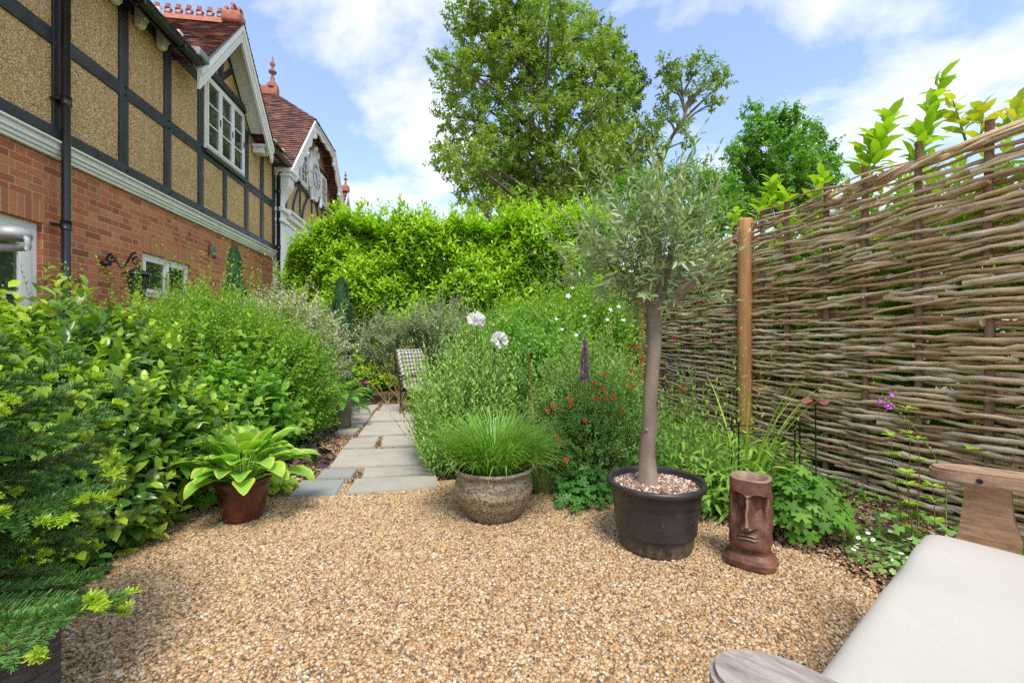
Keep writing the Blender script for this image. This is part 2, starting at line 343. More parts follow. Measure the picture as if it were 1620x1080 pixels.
# ---------------------------------------------------------------- the timber framed house on the left
m_brick = brickm('red_brick', [(.33, .085, .04), (.54, .14, .055), (.64, .19, .075), (.68, .26, .10), (.44, .095, .045)], (.52, .38, .23), dirt=.15)
m_soldier = brickm('rubbed_brick', [(.42, .14, .065), (.60, .23, .09), (.5, .16, .07)], (.52, .38, .23), Pd=.075, h=5., mw=.009, header=False, off=0)
def tilem(name, axis): return brickm(name, [(.09, .045, .04), (.17, .075, .055), (.24, .10, .07), (.34, .16, .11), (.15, .075, .07)], (.03, .02, .02), axis, Pd=.165, h=.078, mw=.006, header=False, off=.5, dirt=.3)
m_tilex = tilem('clay_tile', 'x'); m_tiley = tilem('clay_roof_tile', 'y')
m, nt, b, o_ = newmat('pebbledash'); m_dash = m; v = objc(nt)
vo = nd(nt, 'ShaderNodeTexVoronoi'); vo.inputs['Scale'].default_value = 62; ln(nt, v, vo.inputs['Vector'])
s_ = nd(nt, 'ShaderNodeSeparateColor'); ln(nt, vo.outputs['Color'], s_.inputs[0])
c = ramp(nt, s_.outputs[0], [(0, (.36, .17, .05)), (.25, (.60, .36, .13)), (.5, (.78, .51, .21)), (.7, (.66, .40, .15)), (.88, (.84, .62, .33)), (1, (.86, .74, .52))])
c = mixc(nt, mapr(nt, vo.outputs['Distance'], .3, .75, 0, .55), c, (.32, .20, .08)); c = mixc(nt, mapr(nt, noise(nt, v, 1.1, 4), .4, .8, 0, .25), c, (.42, .25, .09)); mps = nd(nt, 'ShaderNodeMapping'); ln(nt, v, mps.inputs[0]); mps.inputs['Scale'].default_value = (4, 4, .35); c = mixc(nt, mapr(nt, noise(nt, mps.outputs[0], 2.2, 6, .7), .52, .75, 0, .35), c, (.20, .14, .08))
ln(nt, c, b.inputs['Base Color']); b.inputs['Roughness'].default_value = .85; bump(nt, b, mth(nt, 'SUBTRACT', 1., vo.outputs['Distance']), 1, .012)
m_black = M_('black_paint', (.040, .039, .040), (.018, .018, .018), .45, 7, .6, 30, stretch=(1, 1, 1), bd=.008)
m_white = M_('white_paint', (.84, .82, .78), (.74, .72, .66), .45, 2.2, .05, 30)
m_iron = M_('black_iron', (.022, .022, .026), (.012, .012, .014), .3, 6, .1, 40)
m_terra = M_('terracotta', (.48, .18, .11), (.30, .10, .06), .8, 14, .3, 60)
m_terrag = M_('aged_terracotta', (.36, .13, .09), (.2, .09, .06), .85, 9, .3, 60)
m_lead = M_('lead', (.28, .30, .32), (.18, .19, .2), .55, 8, .1)
m, nt, b, o_ = newmat('window_glass'); m_glass = m
b.inputs['Base Color'].default_value = (.035, .05, .035, 1); b.inputs['Roughness'].default_value = .03; b.inputs['Specular IOR Level'].default_value = .9; b.inputs['Coat Weight'].default_value = .4
bump(nt, b, noise(nt, objc(nt), 2.5, 2), .05, .05)
m_curtain = M_('curtain', (.42, .45, .40), (.22, .25, .2), .9, 5, 0, stretch=(8, 8, .3))
def S(px, a=4.): return F * a / (712 - px) / CT
def Zm(m, a=4.): return H + a * m
house = empty('timber_framed_house', 'half-timbered house on the left with red brick below, tan pebbledash and black beams above', 'house', (-4, 0, 0), TH)
def rot_holes(g, s0, s1, z0, z1, t, depth, holes, mi=0):
    ss = sorted({s0, s1, *[h[0] for h in holes], *[h[1] for h in holes]}); zs = sorted({z0, z1, *[h[2] for h in holes], *[h[3] for h in holes]})
    for a, b in zip(ss, ss[1:]):
        for c, d in zip(zs, zs[1:]):
            if any(h[0] <= a and b <= h[1] and h[2] <= c and d <= h[3] for h in holes): continue
            g.add([(t, a, c), (t, b, c), (t, b, d), (t, a, d)], np.array([[0, 1, 2, 3]]), mi, smooth=False)
    for a, b, c, d in holes:
        for q in ([(t, a, c), (t - depth, a, c), (t - depth, a, d), (t, a, d)], [(t, b, d), (t - depth, b, d), (t - depth, b, c), (t, b, c)],
                  [(t, a, d), (t - depth, a, d), (t - depth, b, d), (t, b, d)], [(t, b, c), (t - depth, b, c), (t - depth, a, c), (t, a, c)]):
            g.add(q, np.array([[0, 1, 2, 3]]), mi, smooth=False)
W1 = (2.6, S(68), .25, 2.19); W2 = (S(225), S(301), 1.62, 2.19); W3 = (S(355), S(383), 1.2, 2.19)
SE = S(431); S0 = -1.0
UW = (S(319), S(383), Zm(.772), Zm(1.08))
g = G(); rot_holes(g, S0, SE, 0, 2.9, 0, .12, [W1, W2, W3]); g.box((-3, SE - .25, 0), (-.002, SE, 2.9)); g.build('brick_wall', m_brick, house)
g = G(); rot_holes(g, S0, SE, 2.9, 5.12, .03, .1, [UW])
sa, sb, sc_ = 6.55, 9.0, 7.74          # gable foot, foot, apex along the wall
g.add([(.03, sa, 5.12), (.03, sb, 5.12), (.03, sc_, 6.42)], np.array([[0, 1, 2]]), smooth=False)
g.box((-3, SE - .2, 2.9), (.028, SE, 5.0)); g.build('pebbledash_wall', m_dash, house)
for w_ in (W1, W2, W3):
    g = G(); g.box((-.004, w_[0] - .02, 2.193), (.004, w_[1] + .02, 2.415)); g.build('brick_lintel', m_soldier, house)
# beams
g = G(); T0, T1 = .03, .052
def beam(s0, s1, z0, z1, tt=T1): g.box((T0 - .01, s0, z0), (tt, s1, z1), bev=.006)
def bar(p, q, wd, tt=T1 - .004):
    p, q = np.array(p, float), np.array(q, float); d = (q - p) / np.linalg.norm(q - p); n = np.array([-d[1], d[0]]) * wd / 2
    g.prism([(T0 - .01, *(p - n)), (T0 - .01, *(q - n)), (T0 - .01, *(q + n)), (T0 - .01, *(p + n))], (tt - T0 + .01, 0, 0))
beam(S0, SE, 3.03, 3.17, .07)
posts = [2.35, 3.42, S(89.5), S(189.5), S(260), S(313), S(386.5), S(411), SE - .04]
edges_ = [S0] + posts + [SE]
for i, s in enumerate(posts):
    wd = .20 if i == 2 else .15; top = 5.12
    g.box((T0 - .01, s - wd / 2, 3.17), (T1, s + wd / 2, top), bev=.006)
for a, b_ in zip([S0] + posts, posts):
    wa = .15 / 2; 
    if abs(b_ - posts[6]) < .01: z0, z1 = 4.0 - .02, 4.12
    else: z0, z1 = 3.985, 4.145
    g.box((T0 - .01, a + (.1 if a == posts[2] else wa), z0), (T1 - .003, b_ - (.1 if b_ == posts[2] else wa), z1), bev=.005)
beam(S(352.) - .06, S(352.) + .06, 3.17, 3.98)
for a, b_ in ((S0, S(313) - .08), (S(386.5) + .08, SE - .12)): g.box((T0 - .01, a, 5.1), (T1 + .004, b_, 5.24), bev=.005)
beam(S(313) + .075, S(386.5) - .075, UW[3] + .03, UW[3] + .15, .085)
beam(S(313) + .075, S(386.5) - .075, UW[2] - .08, UW[2] - .005, .10)
zc = UW[3] + .15
bar((sc_, zc), (sc_, 6.25), .11); bar((sc_, zc + .05), (sc_ - .38, zc + .42), .1, T1 - .008); bar((sc_, zc + .05), (sc_ + .38, zc + .42), .1, T1 - .011)
bar((sa + .1, 5.18), (sc_, 6.40), .13, T1 - .014); bar((sb - .1, 5.18), (sc_, 6.40), .13, T1 - .017)
g.build('timber_frame', m_black, house)
for s in posts[2:8]:
    for z in (4.02, 4.11, 3.1): gp = G(); gp.tube([(T1 + .018 * (z == 3.1), s + .02, z), (T1 + .018 * (z == 3.1) + .012, s + .02, z)], .014, 8); gp.build('timber_peg', m_iron, house)
# cornice between storeys: three white mouldings
g = G()
for z0, z1, t in ((2.87, 2.905, .045), (2.905, 2.945, .065), (2.945, 2.965, .085), (2.965, 3.01, .075), (3.01, 3.032, .11)): g.box((0, S0, z0), (t, SE, z1), bev=.004)
g.build('cornice', m_white, house)
def window(parent, s0, s1, z0, z1, t, ncas, bars, fw=.055, cw=.045, vb=0, name='window'):
    g = G(); D = .06
    for a, b_, c_, d_ in ((s0, s1, z1 - fw, z1), (s0, s1, z0, z0 + fw), (s0, s0 + fw, z0 + fw, z1 - fw), (s1 - fw, s1, z0 + fw, z1 - fw)): g.box((t - D, a, c_), (t, b_, d_), bev=.004)
    wdt = (s1 - s0 - 2 * fw) / ncas; pg = G()
    for i in range(ncas):
        a = s0 + fw + i * wdt + .004; b_ = a + wdt - .008; c_, d_ = z0 + fw + .004, z1 - fw - .004; tt = t + .012
        for q in ((a, b_, d_ - cw, d_), (a, b_, c_, c_ + cw), (a, a + cw, c_ + cw, d_ - cw), (b_ - cw, b_, c_ + cw, d_ - cw)): g.box((tt - .045, q[0], q[2]), (tt, q[1], q[3]), bev=.004)
        for k in range(bars):
            zb = c_ + cw + (d_ - c_ - 2 * cw) * (k + 1) / (bars + 1); g.box((tt - .03, a + cw, zb - .011), (tt - .006, b_ - cw, zb + .011))
        for k in range(vb):
            sb_ = a + cw + (b_ - a - 2 * cw) * (k + 1) / (vb + 1); g.box((tt - .03, sb_ - .010, c_ + cw), (tt - .008, sb_ + .010, d_ - cw))
        pg.add([(tt - .025, a + cw, c_ + cw), (tt - .025, b_ - cw, c_ + cw), (tt - .025, b_ - cw, d_ - cw), (tt - .025, a + cw, d_ - cw)], np.array([[0, 1, 2, 3]]), smooth=False)
        g.box((tt, b_ - cw * .7, (c_ + d_) / 2 - .06), (tt + .014, b_ - cw * .35, (c_ + d_) / 2 + .05), 1, bev=.003)
    w_ = g.build(name, [m_white, m_iron], parent); pg.build('pane', m_glass, w_)
    return w_
window(house, *W2, -.03, 2, 0, .05, .05); window(house, *W3, -.03, 1, 1)
wd_ = window(house, *W1, -.05, 2, 2, .07, .12, name='glazed_door')
window(house, UW[0], UW[1], UW[2], UW[3], .05, 3, 2, .05, .05)
g = G()
g.box((-.01, S(335) - .11, 2.44), (.022, S(335) + .11, 2.62), bev=.004)
for k in range(4): g.box((.022, S(335) - .085, 2.465 + k * .037), (.034, S(335) + .085, 2.485 + k * .037), 1)
g.build('air_vent', [M_('vent_plastic', (.16, .09, .07), None, .5, 9, .1), m_lead], house)
# gutter, fascia, brackets under the eaves, downpipes
TE = .35; g = G()
a = np.linspace(math.pi, 2 * math.pi, 9)
def gutter(g, s0, s1, z, t=TE, r=.062):
    prof = np.stack([t + r * np.cos(a), 0 * a, z + r * np.sin(a)], -1); prof2 = np.stack([t + (r - .006) * np.cos(a), 0 * a, z + (r - .006) * np.sin(a)], -1)[::-1]
    pr = np.vstack([prof, prof2]); n = len(pr); V = np.vstack([pr + (0, s0, 0), pr + (0, s1, 0)])
    g.add(V, [[i, (i + 1) % n, (i + 1) % n + n, i + n] for i in range(n)] + [list(range(n))[::-1], list(range(n, 2 * n))], 0, smooth=False)
sgl = 6.37 / CT - .03; sgr = 9.0 / CT + .02
gutter(g, S0, sgl, 5.06); gutter(g, sgr, SE + .12, 5.0)
for s in np.arange(1.2, sgl, .8): g.box((TE - .07, s - .012, 4.985), (TE + .07, s + .012, 5.045), bev=.004)
g.build('gutter', m_iron, house)
g = G(); g.box((TE - .09, S0, 5.0), (TE - .065, sgl, 5.16)); g.box((.05, S0, 5.24), (TE - .09, sgl, 5.265)); g.box((TE - .09, sgr, 4.95), (TE - .065, SE, 5.1)); g.box((.05, sgr, 5.24), (TE - .09, SE, 5.265)); g.build('eaves_board', m_black, house)
def bracket_mesh():
    g = G(); n = 7; pts = [(.0, 5.24), (.28, 5.24), (.28, 5.16)] + [(.28 - .2 * math.sin(x), 5.0 + .16 * math.cos(x) ** 1) for x in np.linspace(.2, 1.5, 5)] + [(.05, 4.98), (.0, 4.98)]
    g.prism([(p[0], -.045, p[1]) for p in pts], (0, .09, 0)); return g
for s in list(np.arange(1.0, sgl - .1, .42)) + [9.35, 9.8]:
    gg = bracket_mesh(); o = gg.build('eaves_bracket', m_white, house); o.location = (.055, s, 0)
def pipe(parent, s, t, z0, z1, r=.037, swan=None):
    g = G(); g.tube([(t, s, z0), (t, s, z1)], r, 16)
    for z in np.arange(z1 - .3, z0, -1.25):
        g.tube([(t, s, z - .045), (t, s, z + .045)], r + .008, 16); g.box((t - .09, s - .075, z - .012), (t - .02, s + .075, z + .012), bev=.003)
    if swan: g.tube(swan, r, 12)
    return g.build('downpipe', m_iron, parent)
pipe(house, S(102, 3.88), .12, .05, 5.0)
pipe(house, SE + .03, .12, .05, 4.7, .04, [(.12, SE + .03, 4.7), (.14, SE + .03, 4.8), (.30, SE + .03, 4.9), (TE, SE + .03, 5.0)])
# roofs
def roof(g, A, B, C, D, n, mi=0, lift=.022, rr=None):
    A, B, C, D = [np.array(x, float) for x in (A, B, C, D)]; nn = nrm(np.cross(B - A, D - A));  nn = nn if nn[2] > 0 else -nn
    m = 24
    for i in range(n):
        v0, v1 = i / n, (i + 1) / n
        l0, r0, l1, r1 = A + (D - A) * v0, B + (C - B) * v0, A + (D - A) * v1, B + (C - B) * v1
        u = np.linspace(0, 1, m)[:, None]; jit = (.004 * np.random.RandomState(i).randn(m, 1)) * nn
        lo = l0 + (r0 - l0) * u + nn * lift + jit; up = l1 + (r1 - l1) * u; bt = l0 + (r0 - l0) * u
        V = np.vstack([bt, lo, up]); k = np.arange(m - 1)
        Q = np.vstack([np.stack([k, k + 1, k + 1 + m, k + m], 1), np.stack([k + m, k + 1 + m, k + 1 + 2 * m, k + 2 * m], 1)])
        g.add(V, Q, mi, smooth=False)
ax, az_ = sc_, 6.56; RB = -3.2
g = G(); hl, hr = 6.37 / CT, 9.0 / CT
for a_, b_, t_0 in ((S0, hl, TE + .04), (hl, hr, -.05), (hr, SE, TE + .04)): roof(g, (t_0, a_, 5.10 + (TE + .04 - t_0) * 1.118), (t_0, b_, 5.10 + (TE + .04 - t_0) * 1.118), (RB, b_, 5.10 + (TE + .04 - RB) * 1.118), (RB, a_, 5.10 + (TE + .04 - RB) * 1.118), 50 if t_0 > 0 else 44)
g.add([(RB, S0, 5.1 + (TE - RB) * 1.13), (RB, SE, 5.1 + (TE - RB) * 1.13), (RB * 2, SE, 4.9), (RB * 2, S0, 4.9)], np.array([[0, 1, 2, 3]]))
g.build('main_roof', m_tiley, house)
hl, hr = 6.37 / CT, 9.0 / CT
g = G()
roof(g, (TE + .06, hl - .06, 5.03), (RB, hl - .06, 5.03), (RB, ax, az_), (TE + .06, ax, az_), 26)
roof(g, (RB, hr + .06, 4.93), (TE + .06, hr + .06, 4.93), (TE + .06, ax, az_), (RB, ax, az_), 26)
g.build('gable_roof', m_tilex, house)
def crest(g, p, q, h=.12, step=.16):
    p, q = np.array(p, float), np.array(q, float); L = np.linalg.norm(q - p); d = (q - p) / L; x = np.cross(d, (0, 0, 1))
    for sgn in (1, -1): g.prism([p + x * sgn * .13 - (0, 0, .13), p + x * sgn * .012 + (0, 0, .03), p - (0, 0, .02)], q - p)
    n = int(L / step)
    for i in range(n):
        c = p + d * (i + .5) * L / n + (0, 0, .03 + h * .5); aa = np.linspace(0, 2 * math.pi, 11)
        g.tube([c + d * math.cos(t) * step * .33 + np.array([0, 0, math.sin(t) * h * .42]) for t in aa], .021, 6)
        g.box((-.02, -.03, -.02), (.02, .03, .045), rot=np.stack([x, d, (0, 0, 1)], 1), org=c + np.array([0, 0, h * .45]) + d * step * .0)
g = G(); crest(g, (RB, ax, az_ + .03), (TE - .25, ax, az_ + .03)); 
g.box((-.22, -.13, -.1), (.1, .13, .10), bev=.05, org=(TE - .06, ax, az_ + .05))
for q_ in ((-.16, .13, .06), (-.05, .18, .075), (.05, .12, .06)): g.tube([(TE - .06 + q_[0], ax + q_[2] * math.cos(x), az_ + q_[1] + .05 + q_[2] * math.sin(x)) for x in np.linspace(0, 2 * math.pi, 13)], .028, 8)
g.build('ridge_crest', m_terra, house)
def board(g, p, q, wd, t0, t1, mi=0):
    p, q = np.array(p, float), np.array(q, float)
    g.prism([(t0, p[0], p[1]), (t0, q[0], q[1]), (t0, q[0], q[1] - wd), (t0, p[0], p[1] - wd)], (t1 - t0, 0, 0), mi)
for (fs, fz) in ((hl, 4.98), (hr, 4.95)):
    g = G(); board(g, (fs, fz), (ax, az_ - .02), .30, TE - .02, TE + .02); board(g, (fs, fz + .0), (ax, az_ - .022), .10, TE + .02, TE + .05); board(g, (fs, fz - .15), (ax, az_ - .18), .05, TE + .02, TE + .035)
    board(g, (fs + (.25 if fs < ax else -.25), fz + .2), (ax, az_ - .12), .025, .05, TE - .02)
    if fs > ax: g.box((.05, fs - .16, fz - .16), (TE - .08, fs + .03, fz - .02), bev=.01); g.box((.05, fs - .20, fz - .05), (TE - .04, fs + .05, fz + .01), bev=.01)
    g.build('bargeboard', m_white, house)
g = G(); g.box((TE - .07, hl - .16, 5.09), (TE + .10, hl + .1, 5.2), bev=.01); g.build('lead_flashing', m_lead, house)

# ---------------------------------------------------------------- the clock gable house
ck = empty('clock_house', 'farther house whose half-hipped gable carries a white-framed clock, beyond the black drainpipe', 'house', (-4, 0, 0), TH)
c0, c1 = 10.0 / CT + .02, 15.5 / CT; cm_ = (c0 + c1) / 2; zt, ze = 6.9, 4.96; hw = (c1 - c0) / 2; cut = hw * (1 - (zt - ze) / (8.07 - ze)); TC = TE
g = G(); rot_holes(g, c0 + .3, c1 - .3, 4.2, 5.15, .0, .1, []); Wc = [(cm_ - 1.25, cm_ - .62, 5.15, 6.1), (cm_ + .62, cm_ + 1.25, 5.15, 6.1)]
g.add([(.0, c0 + .3, 5.15), (.0, c1 - .3, 5.15), (.0, cm_ + cut, 6.85), (.0, cm_ - cut, 6.85)], np.array([[0, 1, 2, 3]]), smooth=False)
g.box((-4, c0 + .12, 0), (-.005, c0 + .3, 5.0)); g.box((-4, c1 - .3, 0), (-.005, c1 - .1, 5.0)); g.box((-.4, c0 + .3, 0), (-.3, c1 - .3, 4.2)); g.build('pebbledash_wall', m_dash, ck)
g = G(); RBk = -6.5; wr = 1.35
A, B = (TC + .05, c0 - .05, ze), (TC + .05, cm_ - cut, zt + .02); rp = (TC - wr, cm_, 8.07); rb = (RBk, cm_, 8.07)
roof(g, (RBk, c0 - .05, ze), A, (TC + .05, cm_ - cut, zt + .02), (RBk, cm_ - cut, zt + .02), 25)
roof(g, (RBk, cm_ - cut, zt + .02), (TC + .05, cm_ - cut, zt + .02), rp, rb, 15)
roof(g, (TC + .05, c1 + .05, ze), (RBk, c1 + .05, ze), (RBk, cm_ + cut, zt + .02), (TC + .05, cm_ + cut, zt + .02), 25)
roof(g, (TC + .05, cm_ + cut, zt + .02), (RBk, cm_ + cut, zt + .02), rb, rp, 15)
g.build('roof', m_tilex, ck)
g = G(); roof(g, (TC + .07, cm_ - cut - .02, zt), (TC + .07, cm_ + cut + .02, zt), rp, rp, 15); g.build('half_hip', m_tiley, ck)
def finial(g, c, s=1.):
    g.lathe([(x * s, z * s) for x, z in ((.16, 0), (.15, .08), (.09, .16), (.05, .24), (.06, .28), (.035, .33), (.035, .4), (.1, .44), (.11, .48), (.045, .53), (.03, .62), (.07, .67), (.06, .72), (.025, .77), (.02, .88), (.0, .93))], c, 16)
g = G(); crest(g, rb, (rp[0] - .3, cm_, 8.09), .14, .18); g.box((-.25, -.12, -.15), (.15, .12, .12), bev=.03, org=(rp[0] - .05, cm_, 8.12)); g.build('ridge_crest', m_terra, ck)
g = G(); finial(g, (rp[0] - .05, cm_, 8.2)); g.build('finial', m_terrag, ck)
def fancy(g, p, q, nsc=6, wd=.3):
    p, q = np.array(p, float), np.array(q, float); n = nsc * 8 + 1; u = np.linspace(0, 1, n)
    top = p[None] + (q - p)[None] * u[:, None]; dn = wd * (.75 + .35 * abs(np.sin(u * math.pi * nsc)))
    d = (q - p) / np.linalg.norm(q - p); nn = np.array([d[1], -d[0]]);  nn = nn if nn[1] < 0 else -nn
    bot = top + nn[None] * dn[:, None]
    for k in range(n - 1): g.prism([(TC, *top[k]), (TC, *top[k + 1]), (TC, *bot[k + 1]), (TC, *bot[k])], (.045, 0, 0))
    g.tube([(TC + .05, *x) for x in top - (0, .03)], .035, 6); g.tube([(TC + .05, *(a_ * .6 + b_ * .4)) for a_, b_ in zip(top, bot)], .014, 6)
    e = bot[0] * .0 + bot[-1]
for sg in (-1, 1):
    g = G(); f0 = (cm_ + sg * hw, ze); f1 = (cm_ + sg * cut, zt - .03)
    fancy(g, f0, f1, 5); 
    for u in (.12, .62, 1.):
        z_ = f0[1] + (f1[1] - f0[1]) * u - .34; s_1 = f0[0] + (f1[0] - f0[0]) * u - sg * .08
        g.lathe([(.0, -.12), (.05, -.09), (.065, -.03), (.03, .02), (.05, .05), (.05, .16)], (TC + .02, s_1, z_), 12)
    g.build('bargeboard', m_white, ck)
g = G(); fancy(g, (cm_ - cut, zt - .03), (cm_ + cut, zt - .03), 4, .2); g.build('bargeboard', m_white, ck)
g = G()
for s in (cm_ - .5, cm_ + .5, cm_ - 1.35, cm_ + 1.35): g.box((-.01, s - .05, 5.0), (.022, s + .05, 6.2), bev=.004)
for z, hh_ in ((6.2, 1.45), (5.05, 2.3)): g.box((-.01, cm_ - hh_, z), (.026, cm_ + hh_, z + .1), bev=.004)
for s, e in ((cm_ - .9, cm_ - .35), (cm_ + .9, cm_ + .35), (cm_ - 1.6, cm_ - 1.1), (cm_ - 2.2, cm_ - 1.6), (cm_ + 1.1, cm_ + 1.6)):
    pts = [(.01, s + (e - s) * u, 4.2 + .85 * u ** .6) for u in np.linspace(0, 1, 7)]; g.tube(pts, .035, 6)
for s in (cm_ - 2.0, cm_ - 1.0, cm_, cm_ + 1.): g.box((-.01, s - .045, 4.2), (.024, s + .045, 5.05), bev=.004)
g.build('timber_frame', m_black, ck)
for h_ in Wc: 
    window(ck, h_[0], h_[1], h_[2], h_[3], .10, 1, 3, .05, .05, 1)
for sg in (-1, 1): g = G(); g.box((.0, cm_ + sg * .5, 5.06), (.16, cm_ + sg * 1.4, 5.12), bev=.01); g.build('window_sill', m_black, ck)
# clock
g = G(); zc_ = 5.72; cr_ = .40; n = 48; aa = np.linspace(0, 2 * math.pi, n, endpoint=False)
g.tube([(.11, cm_ + (cr_ + .03) * math.cos(x), zc_ + (cr_ + .03) * math.sin(x)) for x in np.append(aa, aa[0])], .035, 8); g.tube([(.09, cm_ + .50 * math.cos(x), zc_ + .50 * math.sin(x)) for x in np.append(aa, aa[0])], .04, 8)
out = [(.0, cm_ + (.56 + .05 * abs(math.sin(4 * x))) * math.cos(x), zc_ + (.62 + .06 * abs(math.sin(4 * x)) + .12 * max(0, math.sin(x)) ** 6) * math.sin(x)) for x in aa]; g.prism(out, (.10, 0, 0))
for sg in (-1, 1):
    g.tube([(.13, cm_ + sg * (.12 + .1 * math.sin(x * 3)), zc_ + .6 + .18 * x) for x in np.linspace(0, 1, 8)], .04, 8); g.tube([(.13, cm_ + sg * (.5 - .1 * x), zc_ - .45 - .3 * x) for x in np.linspace(0, 1, 6)], .05, 8)
g.lathe([(0, .2), (.05, .17), (.07, .1), (.04, .05), (.09, 0)], (.12, cm_, zc_ + .72), 12)
ckc = g.build('clock', m_white, ck)
g = G(); g.prism([(.10, cm_ + .40 * math.cos(x), zc_ + .40 * math.sin(x)) for x in aa], (.045, 0, 0)); g.build('dial', M_('dial', (.72, .72, .68), (.62, .62, .58), .4, 6, 0), ckc)
g = G()
NUM = ['III', 'II', 'I', 'XII', 'XI', 'X', 'IX', 'VIII', 'VII', 'VI', 'V', 'IIII']
for k, tx in enumerate(NUM):
    g = G()
    an = k * math.pi / 6; r_ = .30; 
    cu = bpy.data.curves.new('n', 'FONT'); cu.body = tx; cu.size = .14; cu.align_x = 'CENTER'; cu.align_y = 'CENTER'; cu.extrude = .002
    ob = bpy.data.objects.new('n', cu); me = bpy.data.meshes.new_from_object(ob) if False else ob.to_mesh()
    V = np.array([v_.co[:] for v_ in me.vertices]); Fc = [list(p.vertices) for p in me.polygons]
    if len(V):
        a2 = an - math.pi / 2; x_ = V[:, 0] * math.cos(a2) - V[:, 1] * math.sin(a2); y_ = V[:, 0] * math.sin(a2) + V[:, 1] * math.cos(a2)
        g.add(np.stack([np.full(len(V), .148) + V[:, 2], cm_ + r_ * math.cos(an) + x_, zc_ + r_ * math.sin(an) + y_], 1), Fc, 0, smooth=False)
    bpy.data.objects.remove(ob); bpy.data.curves.remove(cu); g.build('numeral', m_iron, ckc)
for an, L_, w_ in ((2.2, .19, .02), (-1.2, .28, .014)):
    g = G(); d = np.array([math.cos(an), math.sin(an)]); n_ = np.array([-d[1], d[0]]) * w_
    g.prism([(.152, cm_ + p[0], zc_ + p[1]) for p in (-.06 * d - n_, -.06 * d + n_, L_ * .7 * d + n_ * 1.5, L_ * d, L_ * .7 * d - n_ * 1.5)], (.004, 0, 0)); g.build('clock_hand', m_iron, ckc)
# white pier with its swept bracket, cornice and arch
g = G()
g.box((-.12, c0 - .02, 0), (.16, c0 + .30, 3.72), bev=.01); g.box((-.15, c0 - .05, 3.72), (.22, c0 + .36, 3.80), bev=.01); g.box((-.12, c0 - .03, 3.8), (.18, c0 + .32, 3.95), bev=.01); g.box((-.15, c0 - .06, 3.95), (.25, c0 + .38, 4.05), bev=.01)
pts = [(.0, 4.05), (.12, 4.05)] + [(.12 + .2 * (1 - math.cos(x)), 4.05 + .5 * x / 1.57) for x in np.linspace(.2, 1.57, 6)] + [(.34, 4.7), (.34, 4.75), (.0, 4.75)]
g.prism([(p[0], c0 - .02, p[1]) for p in pts], (0, .34, 0)); g.box((-.12, c0 - .02, 4.05), (.0, c0 + .32, 4.75)); g.box((-.15, c0 - .06, 4.75), (.39, c0 + .36, 4.83), bev=.01); g.box((-.15, c0 - .09, 4.83), (.43, c0 + .4, 4.93), bev=.015)
g.build('pier', m_white, ck)
g = G(); g.box((-.12, c1 - .3, 0), (.16, c1, 4.9), bev=.01); g.build('pier', m_white, ck)
g = G(); g.box((-.1, c0 + .3, 3.80), (.10, c1 - .3, 3.92)); g.box((-.1, c0 + .38, 3.92), (.18, c1 - .3, 4.05), bev=.015); g.box((-.1, c0 + .38, 4.05), (.24, c1 - .3, 4.12), bev=.015)
ac = c0 + 1.6; rad = 1.25; aa2 = np.linspace(0, math.pi, 20)
pl = [(-.1, c0 + .3, 3.8), (-.1, ac + rad + .3, 3.8), (-.1, ac + rad + .3, 2.2), (-.1, ac + rad, 2.2)] + [(-.1, ac + rad * math.cos(x), 2.35 + rad * math.sin(x)) for x in aa2] + [(-.1, ac - rad, 2.2), (-.1, c0 + .3, 2.2)]
for k in range(len(aa2) - 1):
    x0, x1 = aa2[k], aa2[k + 1]; p0 = (ac + rad * math.cos(x0), 2.35 + rad * math.sin(x0)); p1 = (ac + rad * math.cos(x1), 2.35 + rad * math.sin(x1))
    g.prism([(-.1, *p0), (-.1, p0[0], 3.8), (-.1, p1[0], 3.8), (-.1, *p1)], (.17, 0, 0))
g.build('arched_cornice', m_white, ck)
# third house, far end of the row
fh = empty('end_house', 'small tiled gable with terracotta finial, barely showing above the hedge beyond the clock house', 'house', (-4, 0, 0), TH)
e0 = 18.6; em = 20.9; e1 = 23.2
g = G(); g.box((-6, e0 + .3, 0), (-1.0, e1 - .3, 5)); g.prism([(-1, e0 + .3, 5), (-1, e1 - .3, 5), (-1, em, 7.6)], (-5, 0, 0)); g.build('pebbledash_wall', m_dash, fh)
g = G(); roof(g, (-6, e0, 4.9), (-.75, e0, 4.9), (-.75, em, 7.95), (-6, em, 7.95), 38); roof(g, (-.75, e1, 4.9), (-6, e1, 4.9), (-6, em, 7.95), (-.75, em, 7.95), 38); g.build('roof', m_tilex, fh)
for sg, e in ((-1, e0), (1, e1)):
    g = G(); board(g, (e, 4.88), (em, 7.92), .3, -.77, -.72); g.build('bargeboard', m_white, fh)
g = G(); crest(g, (-6, em, 7.97), (-1.0, em, 7.97), .14, .2); g.box((-.22, -.16, -.12), (.15, .16, .16), bev=.03, org=(-.85, em, 8.03)); g.build('ridge_crest', m_terra, fh)
g = G(); finial(g, (-.85, em, 8.1), .85); g.build('finial', m_terrag, fh)
